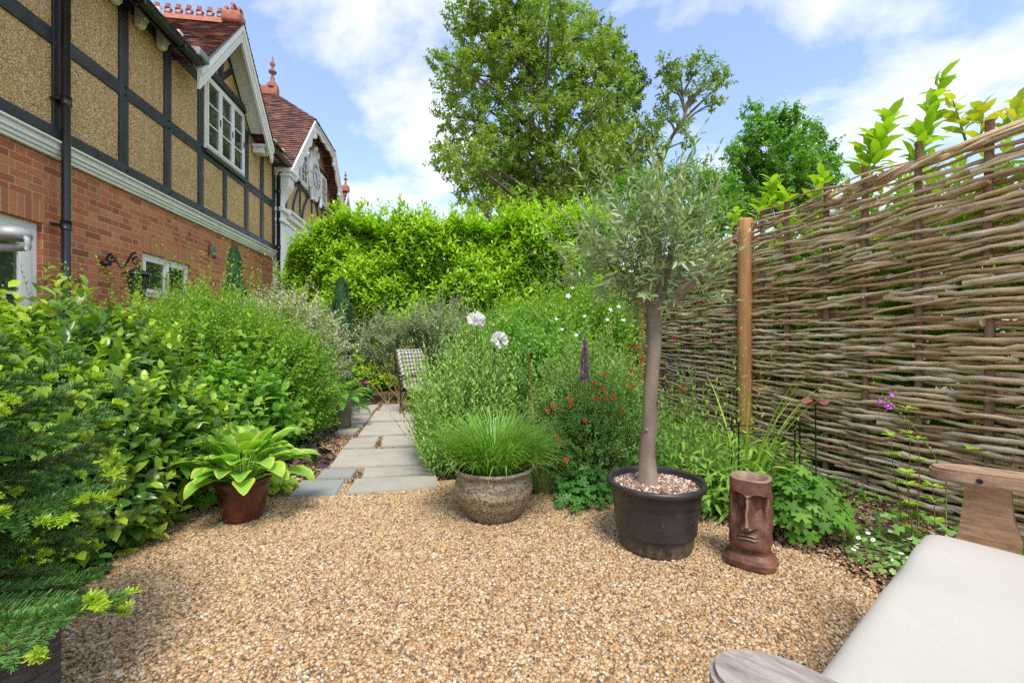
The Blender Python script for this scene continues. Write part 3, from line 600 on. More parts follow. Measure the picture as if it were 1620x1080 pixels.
# ---------------------------------------------------------------- woven hurdles along the right
m, nt, b, o_ = newmat('hazel_rod'); m_rod = m; v = objc(nt)
c = ramp(nt, attr(nt, 'rnd'), [(0, (.36, .20, .10)), (.2, (.58, .37, .20)), (.4, (.78, .56, .33)), (.6, (.86, .67, .42)), (.75, (.72, .54, .36)), (.88, (.88, .76, .54)), (1, (.62, .31, .14))])
mp = nd(nt, 'ShaderNodeMapping'); ln(nt, v, mp.inputs[0]); mp.inputs['Scale'].default_value = (3, .6, 3)
c = mixc(nt, mapr(nt, noise(nt, mp.outputs[0], 14, 6, .7), .5, .75, 0, .6), c, (.17, .11, .065)); c = mixc(nt, mapr(nt, noise(nt, v, 8, 5, .7), .54, .70, 0, .6), c, (.78, .70, .56))
ln(nt, c, b.inputs['Base Color']); b.inputs['Roughness'].default_value = .75; bump(nt, b, noise(nt, mp.outputs[0], 60, 5, .7), .8, .004)
m_stake = M_('hazel_stake', (.36, .23, .15), (.20, .125, .085), .85, 12, .8, 40, stretch=(3, 3, .5))
m_postw = M_('treated_post', (.62, .32, .12), (.40, .19, .075), .7, 10, .5, 30, stretch=(3, 3, .25))
def stkY(px): return F * 2.75 / (px - 712)
def hurdle(label, s0, s1, stakes, rows, ztop, zbot, seed, coarse=1.):
    r_ = np.random.RandomState(seed); root = empty('wattle_hurdle', label, 'fence', (2.75, 0, 0), TH, 'woven hurdle panels')
    g = G(); sk = np.array(sorted(stakes)); sp_ = np.diff(sk).mean()
    for i in range(rows):
        v_ = (i + .5) / rows; zb = zbot + (ztop - zbot) * v_; s = s0 + .02 - r_.rand() * .3
        while s < s1 - .12:
            L = 1.0 + 1.2 * r_.rand(); e = min(s + L, s1 - .01); a = max(s, s0 + .01)
            if e - a < .15: break
            n = max(6, int((e - a) / .045)); ss = np.linspace(a, e, n)
            ph = np.interp(ss, sk, np.arange(len(sk)), left=None, right=None) + np.clip(ss - sk[-1], 0, 9) / sp_ + np.clip(ss - sk[0], -9, 0) / sp_
            sg = 1 if i % 2 == 0 else -1
            if r_.rand() < .12: sg = -sg
            R0 = (.0108 + .0058 * r_.rand()) * coarse; amp = .027 + .004 * r_.rand()
            t = sg * amp * np.cos(ph * math.pi) + .004 * np.sin(ss * 7 + r_.rand() * 6)
            splay = .10 * math.exp(-v_ * 6) * np.sin(ss * 1.1 + .5)
            z = zb + splay + .010 * np.sin(ss * 2.3 + r_.rand() * 6) + .006 * np.sin(ss * 6.5 + r_.rand() * 6) + .0045 * r_.randn() + (ss - a) * .006 * r_.randn() + .0022 * r_.randn(n) + .0035 * np.sin(ss * 19 + r_.rand() * 6)
            rad = R0 * np.linspace(1.05, .72, n) * (1 + .09 * r_.randn(n)); 
            if r_.rand() < .5: rad = rad[::-1]
            kn = r_.rand(n) < .06; rad = rad * (1 + .38 * kn)
            g.tube(np.stack([t, ss, z], 1), rad, 7, rnd=r_.rand())
            s = e - .10 - .1 * r_.rand() if r_.rand() < .7 else e - .02
    # thin whippy rods twisted along the top and slipped into the weave
    for k in range(int(20 * (s1 - s0))):
        a = s0 + r_.rand() * (s1 - s0 - .8); e = min(a + .7 + r_.rand(), s1); ss = np.linspace(a, e, 22); top = k % 3 == 0
        z = (ztop + .012 + .03 * r_.rand() if top else zbot + r_.rand() * (ztop - zbot)) + .02 * np.sin(ss * 5 + k) + (ss - a) * .03 * r_.randn()
        g.tube(np.stack([.028 * np.sin(ss * 8 + k) * (1 if top else .8) + (.012 if k % 2 else -.012), ss, z], 1), np.linspace(.010, .005, 22) * coarse, 6, rnd=r_.rand())
    g.build('weave', m_rod, root)
    for s in sk:
        g = G(); zt_ = ztop + .11 + .05 * r_.rand(); n = 12
        g.tube(np.stack([.002 * r_.randn(n), s + .004 * np.sin(np.arange(n)), np.linspace(-.05, zt_, n)], 1), .0185 + .003 * r_.rand(), 9, rnd=r_.rand()); g.build('stake', m_stake, root)
    return root
sA = [stkY(x) / CT for x in (1206, 1245, 1307, 1368, 1453, 1564)] + [1.93 / CT, 1.6, 1.27]
hurdle('nearest woven hazel hurdle panel, filling the right side from the orange post to the bench', 1.1, 4.17, sA, 80, 2.05, .03, 1)
sB = [4.32 + .3 * i for i in range(8)]
hurdle('middle woven hazel hurdle panel between the two round orange posts, behind the olive tree', 4.24, 6.40, sB, 82, 2.02, .04, 2)
hurdle('farthest woven hazel hurdle panel, mostly hidden behind the olive tree and border planting', 6.52, 9.0, [6.6 + .33 * i for i in range(8)], 76, 2.02, .05, 3)
def fpost(px, Y, r, ztop, label):
    p = P(px, 600, Y); g = G(); n = 14
    g.lathe([(r * (1 + .02 * math.sin(k)), z) for k, z in enumerate(np.linspace(-.05, ztop - .015, n))] + [(r * .96, ztop - .004), (r * .9, ztop), (0, ztop + .002)], (0, 0, 0), 24, wob=.01)
    o = g.build('fence_post', m_postw, None); o.location = (p[0], Y, 0); tag(o, label, 'post', 'round hurdle posts')
fpost(1180, 4.05, .068, 2.15, 'near round orange-brown timber post standing in front of the hurdle joint')
fpost(1016, 6.28, .058, 2.1, 'farther round orange-brown timber post showing beside the olive trunk')

# ---------------------------------------------------------------- pots, statue, bench, chair, small ironwork
def lathe_pot(name, mats, c, prof, parent, n=56, wob=0): g = G(); g.lathe(prof, c, n, wob=wob); return g.build(name, mats, parent, off=c)
# black plastic tub with the olive
OL = np.array([.713, 2.2, .03])
m, nt, b, o_ = newmat('black_plastic'); m_plast = m; v = objc(nt); s_ = nd(nt, 'ShaderNodeSeparateXYZ'); ln(nt, v, s_.inputs[0])
c = mixc(nt, mapr(nt, noise(nt, v, 5, 6, .7), .4, .75, 0, .5), (.022, .021, .023), (.075, .065, .06)); c = mixc(nt, mapr(nt, noise(nt, v, 42, 3, .6), .66, .74, 0, .5), c, (.2, .18, .16))
c = mixc(nt, mth(nt, 'MULTIPLY', mapr(nt, s_.outputs[2], .09, .0), mapr(nt, noise(nt, v, 30, 5, .7), .4, .65, 0, .75)), c, (.30, .22, .14))
ln(nt, c, b.inputs['Base Color']); b.inputs['Roughness'].default_value = .42; bump(nt, b, noise(nt, v, 140, 2), .08, .002)
olive = empty('olive_tree', 'standard olive tree with bare grey-brown trunk and silvery round crown, growing in the black tub', 'tree', tuple(OL + (0, 0, .30)))
tub = empty('plastic_tub', 'large black plastic tub with rolled rim holding the olive tree', 'pot', tuple(OL))
g = G(); g.lathe([(0, .0), (.17, .0), (.186, .006), (.192, .02), (.205, .14), (.216, .236), (.222, .24), (.222, .25), (.228, .256), (.236, .322), (.237, .33), (.252, .326), (.258, .333), (.260, .345), (.256, .357), (.246, .361), (.236, .357), (.232, .35), (.228, .30), (.21, .1)], OL, 72); g.V[-1] = (g.V[-1] - OL) * .92 + OL; g.build('tub_body', m_plast, tub, off=OL)
m_chip = bpy.data.materials.new('chips'); m, nt, b, o_ = newmat('pot_chips'); m_chip = m
ln(nt, ramp(nt, attr(nt, 'rnd'), [(0, (.10, .05, .03)), (.25, (.24, .12, .07)), (.5, (.36, .22, .15)), (.75, (.5, .4, .33)), (1, (.72, .68, .62))]), b.inputs['Base Color']); b.inputs['Roughness'].default_value = .85
g = G(); g.lathe([(.211, .290), (.14, .299), (.05, .308), (0, .313)][::-1], OL, 40, 0)
stones(g, 3300, OL[0] - .22, OL[0] + .22, OL[1] - .22, OL[1] + .22, lambda x, y: (x - OL[0]) ** 2 + (y - OL[1]) ** 2 < .206 ** 2, lambda x, y: OL[2] + .308 - .07 * np.hypot(x - OL[0], y - OL[1]), .004, .011)
g.build('bark_chips', m_chip, tub, off=OL)
# grass pot: glazed, banded, pitted
GPt = np.array([-.106, 2.56, .03])
m, nt, b, o_ = newmat('pitted_glaze'); m_glz = m; v = objc(nt); s_ = nd(nt, 'ShaderNodeSeparateXYZ'); ln(nt, v, s_.inputs[0])
bnd = nd(nt, 'ShaderNodeTexWave', bands_direction='Z'); bnd.inputs['Scale'].default_value = 5.2; bnd.inputs['Distortion'].default_value = 3.5; bnd.inputs['Detail'].default_value = 4; bnd.inputs['Detail Scale'].default_value = 2; ln(nt, v, bnd.inputs['Vector'])
pit = noise(nt, v, 95, 4, .7)
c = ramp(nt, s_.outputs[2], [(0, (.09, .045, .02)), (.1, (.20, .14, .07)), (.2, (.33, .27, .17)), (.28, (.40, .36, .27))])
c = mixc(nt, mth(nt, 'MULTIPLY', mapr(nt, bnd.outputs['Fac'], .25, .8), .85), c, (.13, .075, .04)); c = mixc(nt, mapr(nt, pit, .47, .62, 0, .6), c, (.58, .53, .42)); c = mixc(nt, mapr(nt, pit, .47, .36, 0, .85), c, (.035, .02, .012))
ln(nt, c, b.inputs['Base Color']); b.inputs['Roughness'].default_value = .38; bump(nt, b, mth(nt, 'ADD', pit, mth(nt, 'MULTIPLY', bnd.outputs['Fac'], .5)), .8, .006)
prof = [(0, .0), (.13, .0), (.148, .008), (.165, .035), (.195, .09), (.221, .15), (.232, .20), (.232, .225), (.226, .25), (.213, .268), (.209, .275), (.214, .286), (.222, .300), (.236, .325), (.241, .333), (.240, .343), (.232, .347), (.222, .34), (.205, .29), (.20, .27), (.0, .27)]
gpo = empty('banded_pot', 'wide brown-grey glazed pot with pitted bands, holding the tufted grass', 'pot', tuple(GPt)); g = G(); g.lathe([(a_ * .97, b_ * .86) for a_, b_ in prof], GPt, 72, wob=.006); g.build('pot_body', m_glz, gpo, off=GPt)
g = G(); g.lathe([(0, .255), (.1, .255), (.20, .25)], GPt, 30); g.build('compost', m_soil, gpo, off=GPt)
# red brown glazed pot with hosta
HP = np.array([-1.53, 2.52, .03])
m, nt, b, o_ = newmat('brown_glaze'); m_brg = m; v = objc(nt)
c = ramp(nt, noise(nt, v, 7, 5, .6), [(.35, (.05, .014, .01)), (.6, (.13, .035, .02)), (.8, (.2, .07, .04))]); ln(nt, c, b.inputs['Base Color']); b.inputs['Roughness'].default_value = .22; bump(nt, b, noise(nt, v, 30, 3), .25, .004)
hpo = empty('brown_pot', 'glossy red-brown glazed pot at the gravel edge holding the yellow-edged hosta', 'pot', tuple(HP))
g = G(); g.lathe([(0, 0), (.098, 0), (.107, .01), (.125, .08), (.138, .15), (.147, .215), (.152, .238), (.163, .25), (.165, .262), (.155, .266), (.142, .25), (.135, .2), (0, .2)], HP, 56, wob=.008); g.V[-1] = (g.V[-1] - HP) * (.9, .9, .9) + HP; g.build('pot_body', m_brg, hpo, off=HP)
g = G(); g.lathe([(0, .209), (.128, .203)], HP, 30); g.build('compost', m_soil, hpo, off=HP)
# grey stone pot
SP = np.array([-1.98, 5.1, .04]); m_ston = M_('stone_pot', (.27, .25, .19), (.13, .125, .10), .85, 9, .6, 60)
spo = empty('stone_pot', 'small weathered grey cylindrical pot beside the path holding a plain green hosta', 'pot', tuple(SP))
g = G(); g.lathe([(0, 0), (.11, 0), (.118, .01), (.122, .28), (.132, .285), (.134, .315), (.125, .32), (.11, .31), (.108, .25), (0, .25)], SP, 40, wob=.01); g.build('pot_body', m_ston, spo, off=SP)
g = G(); g.lathe([(0, .28), (.112, .275)], SP, 24); g.build('compost', m_soil, spo, off=SP)
# head-shaped planter
ST_ = np.array([1.078, 2.0, .035]); face = math.atan2(-.80, -.60)      # face looks towards the camera's left
na, nz = 160, 170; HH = .395
def sst(a, b, x): t = np.clip((x - a) / (b - a), 0, 1); return t * t * (3 - 2 * t)
ang = np.linspace(-math.pi, math.pi, na, endpoint=False); zv = np.linspace(0, 1, nz); A_, Z_ = np.meshgrid(ang, zv)
gs = lambda x, c, w_: np.exp(-((x - c) / w_) ** 2)
ca, sa_ = np.cos(A_), np.sin(A_); pw = 2.9; base = (abs(ca) ** pw + abs(sa_) ** pw) ** (-1 / pw)
dep = .86 * np.interp(Z_, [0, .04, .10, .145, .185, .225, .29, .6, .9, 1], [.098, .115, .118, .108, .092, .098, .107, .098, .098, .098]); wid = np.interp(Z_, [0, .04, .10, .145, .185, .225, .29, .6, .85, 1], [.108, .122, .124, .112, .095, .094, .099, .098, .096, .096])
xf = base * ca * dep; yf = base * sa_ * wid                              # xf = forwards, yf = sideways (statue's left)
fm = sst(.25, .75, ca); u = yf / .098
disp = np.zeros_like(xf)
disp += .014 * sst(.21, .27, Z_) * (1 - sst(.33, .46, Z_)) * gs(u, 0, .7)        # chin
br = .835 + .02 * gs(abs(u), .45, .3) - .015 * gs(u, 0, .2)
disp -= .040 * sst(.42, .78, Z_) * (1 - sst(-.012, .012, Z_ - br)) * np.clip(gs(abs(u), .46, .30) * 1.15, 0, 1) # sunken eyes and cheeks under the brow
disp -= .008 * sst(.30, .45, Z_) * (1 - sst(.8, .85, Z_)) * gs(abs(u), .66, .22)
disp += .010 * sst(-.03, .01, Z_ - br) * (1 - sst(.87, 1.0, Z_) * .8) * (1 - .3 * abs(u))   # brow
nz_w = np.interp(Z_, [.46, .50, .57, .83], [.26, .33, .24, .16]); nose = np.interp(Z_, [.465, .485, .525, .60, .78, .82, .85], [0, .040, .052, .042, .026, .014, 0]); disp += nose * gs(u, 0, nz_w)
disp += .014 * gs(Z_, .495, .022) * gs(abs(u), .20, .10)
lz_ = Z_ + .05 * u ** 2
disp += .012 * (gs(lz_, .412, .013) + .9 * gs(lz_, .378, .013)) * (1 - sst(.34, .50, abs(u))); disp -= .009 * gs(lz_, .395, .007) * (1 - sst(.36, .52, abs(u)))
xf = xf + disp * fm
side = sst(.55, .9, abs(sa_)) * (1 - sst(.2, .6, abs(ca))); yf = yf + np.sign(sa_) * .005 * side * sst(.4, .48, Z_) * (1 - sst(.80, .86, Z_)) * gs(ca, -.05, .3)
yf += .0015 * np.sin(Z_ * 37 + A_ * 5); xf += .0015 * np.sin(Z_ * 29 - A_ * 7)
V = np.stack([xf * .9, yf * .86, Z_ * HH], -1)
rim_in = V[-1] * np.array([.78, .78, 1]); rim_dn = V[-1] * np.array([.70, .70, 1]) - (0, 0, .12); tip = V[-1] * np.array([.97, .97, 1]) + (0, 0, .005); rin = rim_in + (0, 0, .004)
V = np.vstack([V.reshape(-1, 3), tip, rin, rim_dn]); i = np.arange(nz + 2)[:, None] * na; j = np.arange(na)[None]; j2 = (j + 1) % na
Q = np.stack([i + j, i + j2, i + na + j2, i + na + j], -1).reshape(-1, 4)
m, nt, b, o_ = newmat('aged_clay'); m_clay = m; v = objc(nt)
geo = nd(nt, 'ShaderNodeNewGeometry'); 
c = ramp(nt, noise(nt, v, 16, 7, .7), [(.3, (.06, .028, .02)), (.5, (.125, .052, .034)), (.7, (.21, .10, .065)), (.85, (.30, .18, .13))]); c = mixc(nt, mapr(nt, geo.outputs['Pointiness'], .505, .56, 0, .75), c, (.34, .24, .16)); c = mixc(nt, mapr(nt, noise(nt, v, 5, 4), .5, .7, 0, .4), c, (.27, .09, .05))
ln(nt, c, b.inputs['Base Color']); b.inputs['Roughness'].default_value = .5; bump(nt, b, noise(nt, v, 90, 5, .7), .5, .004)
g = G(); g.add(V @ rotz(face).T + ST_, Q); g.n
kk = np.linspace(0, 2 * math.pi, na, endpoint=False)
g.add(np.vstack([(V[-na:]), [[0, 0, HH - .12]]]) @ rotz(face).T + ST_, [[(q + 1) % na, na, q] for q in range(na)][::-1])
st = g.build('head_planter', m_clay, None, off=ST_); tag(st, 'long-faced brown clay head with a flat open top, standing on the gravel', 'garden ornament')
# bench with cushion
m, nt, b, o_ = newmat('weathered_teak'); m_teak = m; v = objc(nt); mp = nd(nt, 'ShaderNodeMapping'); ln(nt, v, mp.inputs[0]); mp.inputs['Scale'].default_value = (7, 1, 5)
grain = noise(nt, mp.outputs[0], 12, 8, .7, .4); c = ramp(nt, grain, [(.3, (.17, .09, .045)), (.5, (.36, .20, .10)), (.7, (.50, .31, .18))]); c = mixc(nt, attr(nt, 'rnd'), c, ramp(nt, grain, [(.3, (.18, .155, .13)), (.7, (.50, .45, .40))]))
ln(nt, c, b.inputs['Base Color']); b.inputs['Roughness'].default_value = .7; bump(nt, b, grain, .6, .004)
bd = nrm(np.array([1.0, .79, 0])); bf = np.array([-bd[1], bd[0], 0]); ba = math.atan2(bd[1], bd[0])       # bench length axis and its front
BO = np.array([.262, .51, 0]) - bf * .02
bench = empty('garden_bench', 'weathered teak garden bench with curved flat arms, cut by the lower right corner', 'bench', tuple(BO), ba)
# local: x along the length (0 near arm, 1.29 far arm), y = towards the front
LB = 1.30
g = G()
def armtop(x):
    out = []
    for k in list(.16 * (1 - np.cos(np.linspace(0, 1.57, 12)))) + list(np.linspace(.2, 1, 9)):
        yv = .05 - .55 * k; wl = .062 * (1 - .5 * k) * (1 if k > .16 else max(.0, 1 - ((.16 - k) / .16) ** 2) ** .5); out.append((x - wl, yv)); 
    o2 = []
    for (xx, yv) in out[:0:-1]: o2.append((2 * x - xx, yv))
    return out + o2
m_dark = M_('dark_recess', (.02, .015, .012), None, .9)
for x, gy in ((.0, .95), (LB, .25)):
    g = G(); poly = armtop(x); bm = bmesh.new(); vs = [bm.verts.new((p[0], p[1], .648 - .015 * ((p[1] + .2) / .3) ** 2)) for p in poly]; f = bm.faces.new(vs); 
    r_ = bmesh.ops.extrude_face_region(bm, geom=[f]); bmesh.ops.translate(bm, verts=[e for e in r_['geom'] if isinstance(e, bmesh.types.BMVert)], vec=(0, 0, .036)); bmesh.ops.recalc_face_normals(bm, faces=bm.faces[:])
    bmesh.ops.bevel(bm, geom=[e for e in bm.edges if abs(e.verts[0].co.z - e.verts[1].co.z) < .01 and len(e.link_faces) == 2 and any(len(q.verts) > 6 for q in e.link_faces)], offset=.006, segments=2, affect='EDGES')
    g.bm(bm, 0, rnd=gy, smooth=False); ar = g.build('armrest', m_teak, bench)
    g = G(); g.tube([(x - .04, -.06, .66), (x - .058, -.06, .66)], .007, 12); g.build('peg', m_dark, ar)
    g = G(); pts = [(-.005, .645), (-.005, .60), (.0, .55), (.005, .50), (.02, .45), (.06, .41), (.07, .38), (.07, .02), (-.07 + .02, .02), (-.06, .38), (-.11, .42), (-.115, .5), (-.10, .56), (-.095, .645)]
    bm = bmesh.new(); vs = [bm.verts.new((x - .022, p[0] - .02, p[1])) for p in pts]; f = bm.faces.new(vs); r_ = bmesh.ops.extrude_face_region(bm, geom=[f]); bmesh.ops.translate(bm, verts=[e for e in r_['geom'] if isinstance(e, bmesh.types.BMVert)], vec=(.044, 0, 0)); bmesh.ops.recalc_face_normals(bm, faces=bm.faces[:])
    g.bm(bm, 0, rnd=.1, smooth=False); g.build('leg', m_teak, bench)
    g = G(); g.box((x - .025, -.55, .02), (x + .025, -.50, .95), bev=.006, rnd=.1); g.build('leg', m_teak, bench)
    for yy in (-.24, -.33, -.42):
        g = G(); g.box((x - .008, yy - .022, .36), (x + .008, yy + .022, .642), bev=.003, rnd=.15); g.build('arm_slat', m_teak, bench)
g = G(); g.box((.02, .0, .34), (LB - .02, .03, .40), bev=.006, rnd=.2); g.build('seat_rail', m_teak, bench)
for k in range(6):
    g = G(); g.box((.025, -.07 - k * .08, .395), (LB - .025, -.01 - k * .08, .412), bev=.004, rnd=.3); g.build('seat_slat', m_teak, bench)
g = G(); g.box((.02, -.55, .86), (LB - .02, -.51, .95), bev=.006, rnd=.3); g.build('back_rail', m_teak, bench)
for k in range(12):
    g = G(); g.box((.08 + k * .1, -.54, .45), (.11 + k * .1, -.52, .862), bev=.003, rnd=.3); g.build('back_slat', m_teak, bench)
# cushion lies on the bench
m, nt, b, o_ = newmat('cream_canvas'); m_cush = m; v = objc(nt)
ln(nt, mixc(nt, mapr(nt, noise(nt, v, 3, 3), .3, .7, 0, .5), (.52, .495, .45), (.485, .46, .415)), b.inputs['Base Color']); b.inputs['Roughness'].default_value = .9; b.inputs['Sheen Weight'].default_value = .15
mp = nd(nt, 'ShaderNodeMapping'); ln(nt, v, mp.inputs[0]); mp.inputs['Scale'].default_value = (1, .35, 1); bump(nt, b, mth(nt, 'ADD', mth(nt, 'MULTIPLY', noise(nt, v, 500, 1), .03), noise(nt, mp.outputs[0], 7, 2, .4)), .35, .012)
cush = empty('seat_cushion', 'plain cream seat cushion lying on the garden bench', 'cushion', tuple(BO + (0, 0, .412)), ba)
nx_, ny_ = 90, 50; xs = np.linspace(-1, 1, nx_); ys = np.linspace(-1, 1, ny_); X, Y = np.meshgrid(xs, ys)
cx_, cy_, hx, hy = LB / 2, -.20, LB / 2 - .01, .262
def corner(X, Y, r=.055):
    x = X * hx; y = Y * hy; ex = np.clip(abs(x) - (hx - r), 0, None); ey = np.clip(abs(y) - (hy - r), 0, None); d = np.hypot(ex, ey); k = np.where(d > r, r / (d + 1e-9), 1)
    return np.sign(x) * (np.minimum(abs(x), hx - r) + ex * k), np.sign(y) * (np.minimum(abs(y), hy - r) + ey * k)
x_, y_ = corner(X, Y); ed = (1 - abs(X) ** 26) * (1 - abs(Y) ** 15); zt_ = .030 + .045 * ed ** .5 + .007 * (1 - X ** 2) * (1 - Y ** 2)
zt_ += -.006 * np.exp(-((x_ + .1 - .6 * y_) / .016) ** 2) * sst(-1, .2, Y) * sst(1.0, .6, Y) + .004 * np.sin(x_ * 14 + 3 * y_) * abs(Y) ** 2 - .0035 * np.exp(-((x_ - .28 - .9 * y_) / .012) ** 2) * sst(-.3, .6, Y) - .003 * np.exp(-((x_ + .38 + .5 * y_) / .014) ** 2) * sst(.5, -.6, Y) + .0015 * np.sin(x_ * 9) * np.sin(y_ * 15 + x_ * 4) + .0025 * np.sin(x_ * 23 - 7 * y_) * abs(Y) ** 3
zb_ = .030 - .026 * ed ** .5
g = G(); i = np.arange(ny_ - 1)[:, None] * nx_ + np.arange(nx_ - 1)[None]; Q = np.stack([i, i + 1, i + nx_ + 1, i + nx_], -1).reshape(-1, 4)
g.add(np.stack([x_ + cx_, y_ + cy_, zt_], -1).reshape(-1, 3), Q); g.add(np.stack([x_ + cx_, y_ + cy_, zb_], -1).reshape(-1, 3), Q[:, ::-1]); g.build('cover', m_cush, cush)
xb = np.concatenate([xs, np.ones(ny_), xs[::-1], -np.ones(ny_)]); yb = np.concatenate([-np.ones(nx_), ys, np.ones(nx_), ys[::-1]]); a1, b1 = corner(xb, yb)
g = G(); g.tube(np.stack([a1 + cx_, b1 + cy_, np.full(len(a1), .03)], 1), .0035, 6, cap=False); g.build('piping', m_cush, cush)
g = G(); q = [(.98 + .012 * math.sin(k * .9), -.27 + .008 * k, .0845 + .001 * math.sin(k)) for k in range(5)]
cs, sn = math.cos(ba), math.sin(ba); qw = [(BO[0] + cs * p[0] - sn * p[1], BO[1] + sn * p[0] + cs * p[1], .412 + p[2]) for p in q]
g.tube(qw, [.001, .002, .0022, .0018, .0008], 6); o = g.build('fallen_leaf', M_('dry_leaf', (.30, .09, .06), None, .8), None, off=qw[0]); tag(o, 'tiny curled reddish dry leaf lying on the cream cushion', 'leaf')
# timber planter, lower left
PLc = np.array([-1.145, 1.14, 0]); e1 = nrm(np.array([-.42, -.91, 0])); e2 = nrm(np.array([-.91, .42, 0]))
m, nt, b, o_ = newmat('silvered_timber'); m_silv = m; v = objc(nt); mp = nd(nt, 'ShaderNodeMapping'); ln(nt, v, mp.inputs[0]); mp.inputs['Scale'].default_value = (1.5, 6, 6)
grain = noise(nt, mp.outputs[0], 9, 8, .7, .6); ln(nt, ramp(nt, grain, [(.3, (.05, .045, .04)), (.55, (.15, .14, .13)), (.75, (.27, .26, .24))]), b.inputs['Base Color']); b.inputs['Roughness'].default_value = .8; bump(nt, b, grain, .7, .005)
tp = empty('timber_planter', 'dark silvered timber planter box holding the little fir, lower left corner', 'planter', tuple(PLc), math.atan2(e1[1], e1[0]))
for lo, hi in (((0, -.03, .0), (.5, 0, .30)), ((0, -.5, .0), (.5, -.47, .3)), ((0, -.47, 0), (.03, -.03, .3)), ((.47, -.47, 0), (.5, -.03, .3))):
    pass
yy = 1 if np.dot(np.array([-e1[1], e1[0], 0]), e2) > 0 else -1
for a_, b__ in (((0, 0), (.5, .035)), ((0, .465), (.5, .5)), ((0, .035), (.035, .465)), ((.465, .035), (.5, .465))):
    for z0, z1 in ((.0, .142), (.146, .30)):
        g = G(); g.box((a_[0], a_[1] * yy, z0), (b__[0], b__[1] * yy, z1), bev=.005); g.build('plank', m_silv, tp)
g = G(); g.box((.03, .03 * yy, .2), (.47, .47 * yy, .255)); g.build('compost', m_soil, tp)
# upholstered garden chair, far end of the path
m_frame = m_iron
m, nt, b, o_ = newmat('gingham'); m_ging = m; v = objc(nt); s_ = nd(nt, 'ShaderNodeSeparateXYZ'); ln(nt, v, s_.inputs[0])
ch = lambda q: mth(nt, 'GREATER_THAN', mth(nt, 'FRACT', mth(nt, 'MULTIPLY', mth(nt, 'ADD', q, 5.), 15.)), .5)
ff = mth(nt, 'MULTIPLY', mth(nt, 'ADD', ch(s_.outputs[0]), ch(mth(nt, 'ADD', s_.outputs[2], s_.outputs[1]))), .5)
ln(nt, ramp(nt, ff, [(0, (.62, .58, .48)), (.5, (.28, .26, .235)), (1, (.08, .075, .07))], 'CONSTANT'), b.inputs['Base Color']); b.inputs['Roughness'].default_value = .9
CHP = np.array([-1.16, 6.1, -.06]); chair = empty('garden_chair', 'black metal garden chair at the far end of the path, half hidden by foliage', 'chair', tuple(CHP), R(62))
# local: chair faces -y
def crel(g, pts, r=.011): g.tube(pts, r, 8)
for sx in (-1, 1):
    g = G(); x = sx * .27; crel(g, [(x, .26, 0), (x, .24, .42), (x, .30, .7), (x, .36, .88)]); g.build('leg', m_frame, chair)
    g = G(); crel(g, [(x, -.27, 0), (x, -.25, .40), (x, -.26, .62)]); g.build('leg', m_frame, chair)
    g = G(); crel(g, [(x, -.30, .60), (x, -.26, .63), (x, 0, .63), (x, .27, .62)], .014); g.build('armrest', m_frame, chair)
g = G(); crel(g, [(-.27, -.25, .4), (.27, -.25, .4), (.27, .24, .42), (-.27, .24, .42), (-.27, -.25, .4)]); g.build('seat_frame', m_frame, chair)
g = G(); crel(g, [(-.27, .36, .88), (-.2, .375, .93), (.2, .375, .93), (.27, .36, .88)]); g.build('back_frame', m_frame, chair)
cc = empty('chair_cushion', 'black and cream gingham cushion on the chair beyond the border', 'cushion', tuple(CHP), R(62))
g = G(); rx = lambda a: np.array([[1, 0, 0], [0, math.cos(a), -math.sin(a)], [0, math.sin(a), math.cos(a)]])
g.box((-.25, -.035, 0), (.25, .035, .55), bev=.033, rot=rx(-.24), org=(0, .20, .44)); g.build('back_pad', m_ging, cc); g = G(); g.box((-.25, -.26, .42), (.25, .2, .49), bev=.033); g.build('seat_pad', m_ging, cc)
# poppy-shaped rusty dish on a stem
D_ = P(1290, 640, 2.35); m_rust = M_('rusty_iron', (.28, .09, .06), (.09, .04, .035), .7, 30, .5, 80)
dsh = empty('bird_dish', 'rusty flower-shaped iron dish on a thin black stem in front of the hurdle', 'bird feeder', (D_[0], D_[1], 0))
g = G(); aa = np.linspace(0, 2 * math.pi, 60, endpoint=False); V = [(0, 0, 0)]; 
for k, rr in enumerate((.02, .04, .058, .07)): V += [((rr * (1 + .12 * abs(math.sin(2.5 * x)) * k / 3)) * math.cos(x), rr * (1 + .12 * abs(math.sin(2.5 * x)) * k / 3) * math.sin(x), .018 * (k / 3) ** 1.5 + .010 * (k / 3) * math.sin(5 * x)) for x in aa]
Fc = [[0, 1 + i, 1 + (i + 1) % 60] for i in range(60)] + [[1 + k * 60 + i, 1 + (k + 1) * 60 + i, 1 + (k + 1) * 60 + (i + 1) % 60, 1 + k * 60 + (i + 1) % 60] for k in range(3) for i in range(60)]
V = np.array(V); g.add(V + D_, Fc); g.add(V + D_ - (0, 0, .003), [f[::-1] for f in Fc]); g.build('dish', m_rust, dsh, off=(D_[0], D_[1], 0))
g = G(); g.tube([(D_[0] + .008, D_[1], 0), (D_[0] + .003, D_[1], .4), (D_[0], D_[1], D_[2])], .0035, 8); g.build('stem', m_iron, dsh, off=(D_[0], D_[1], 0))
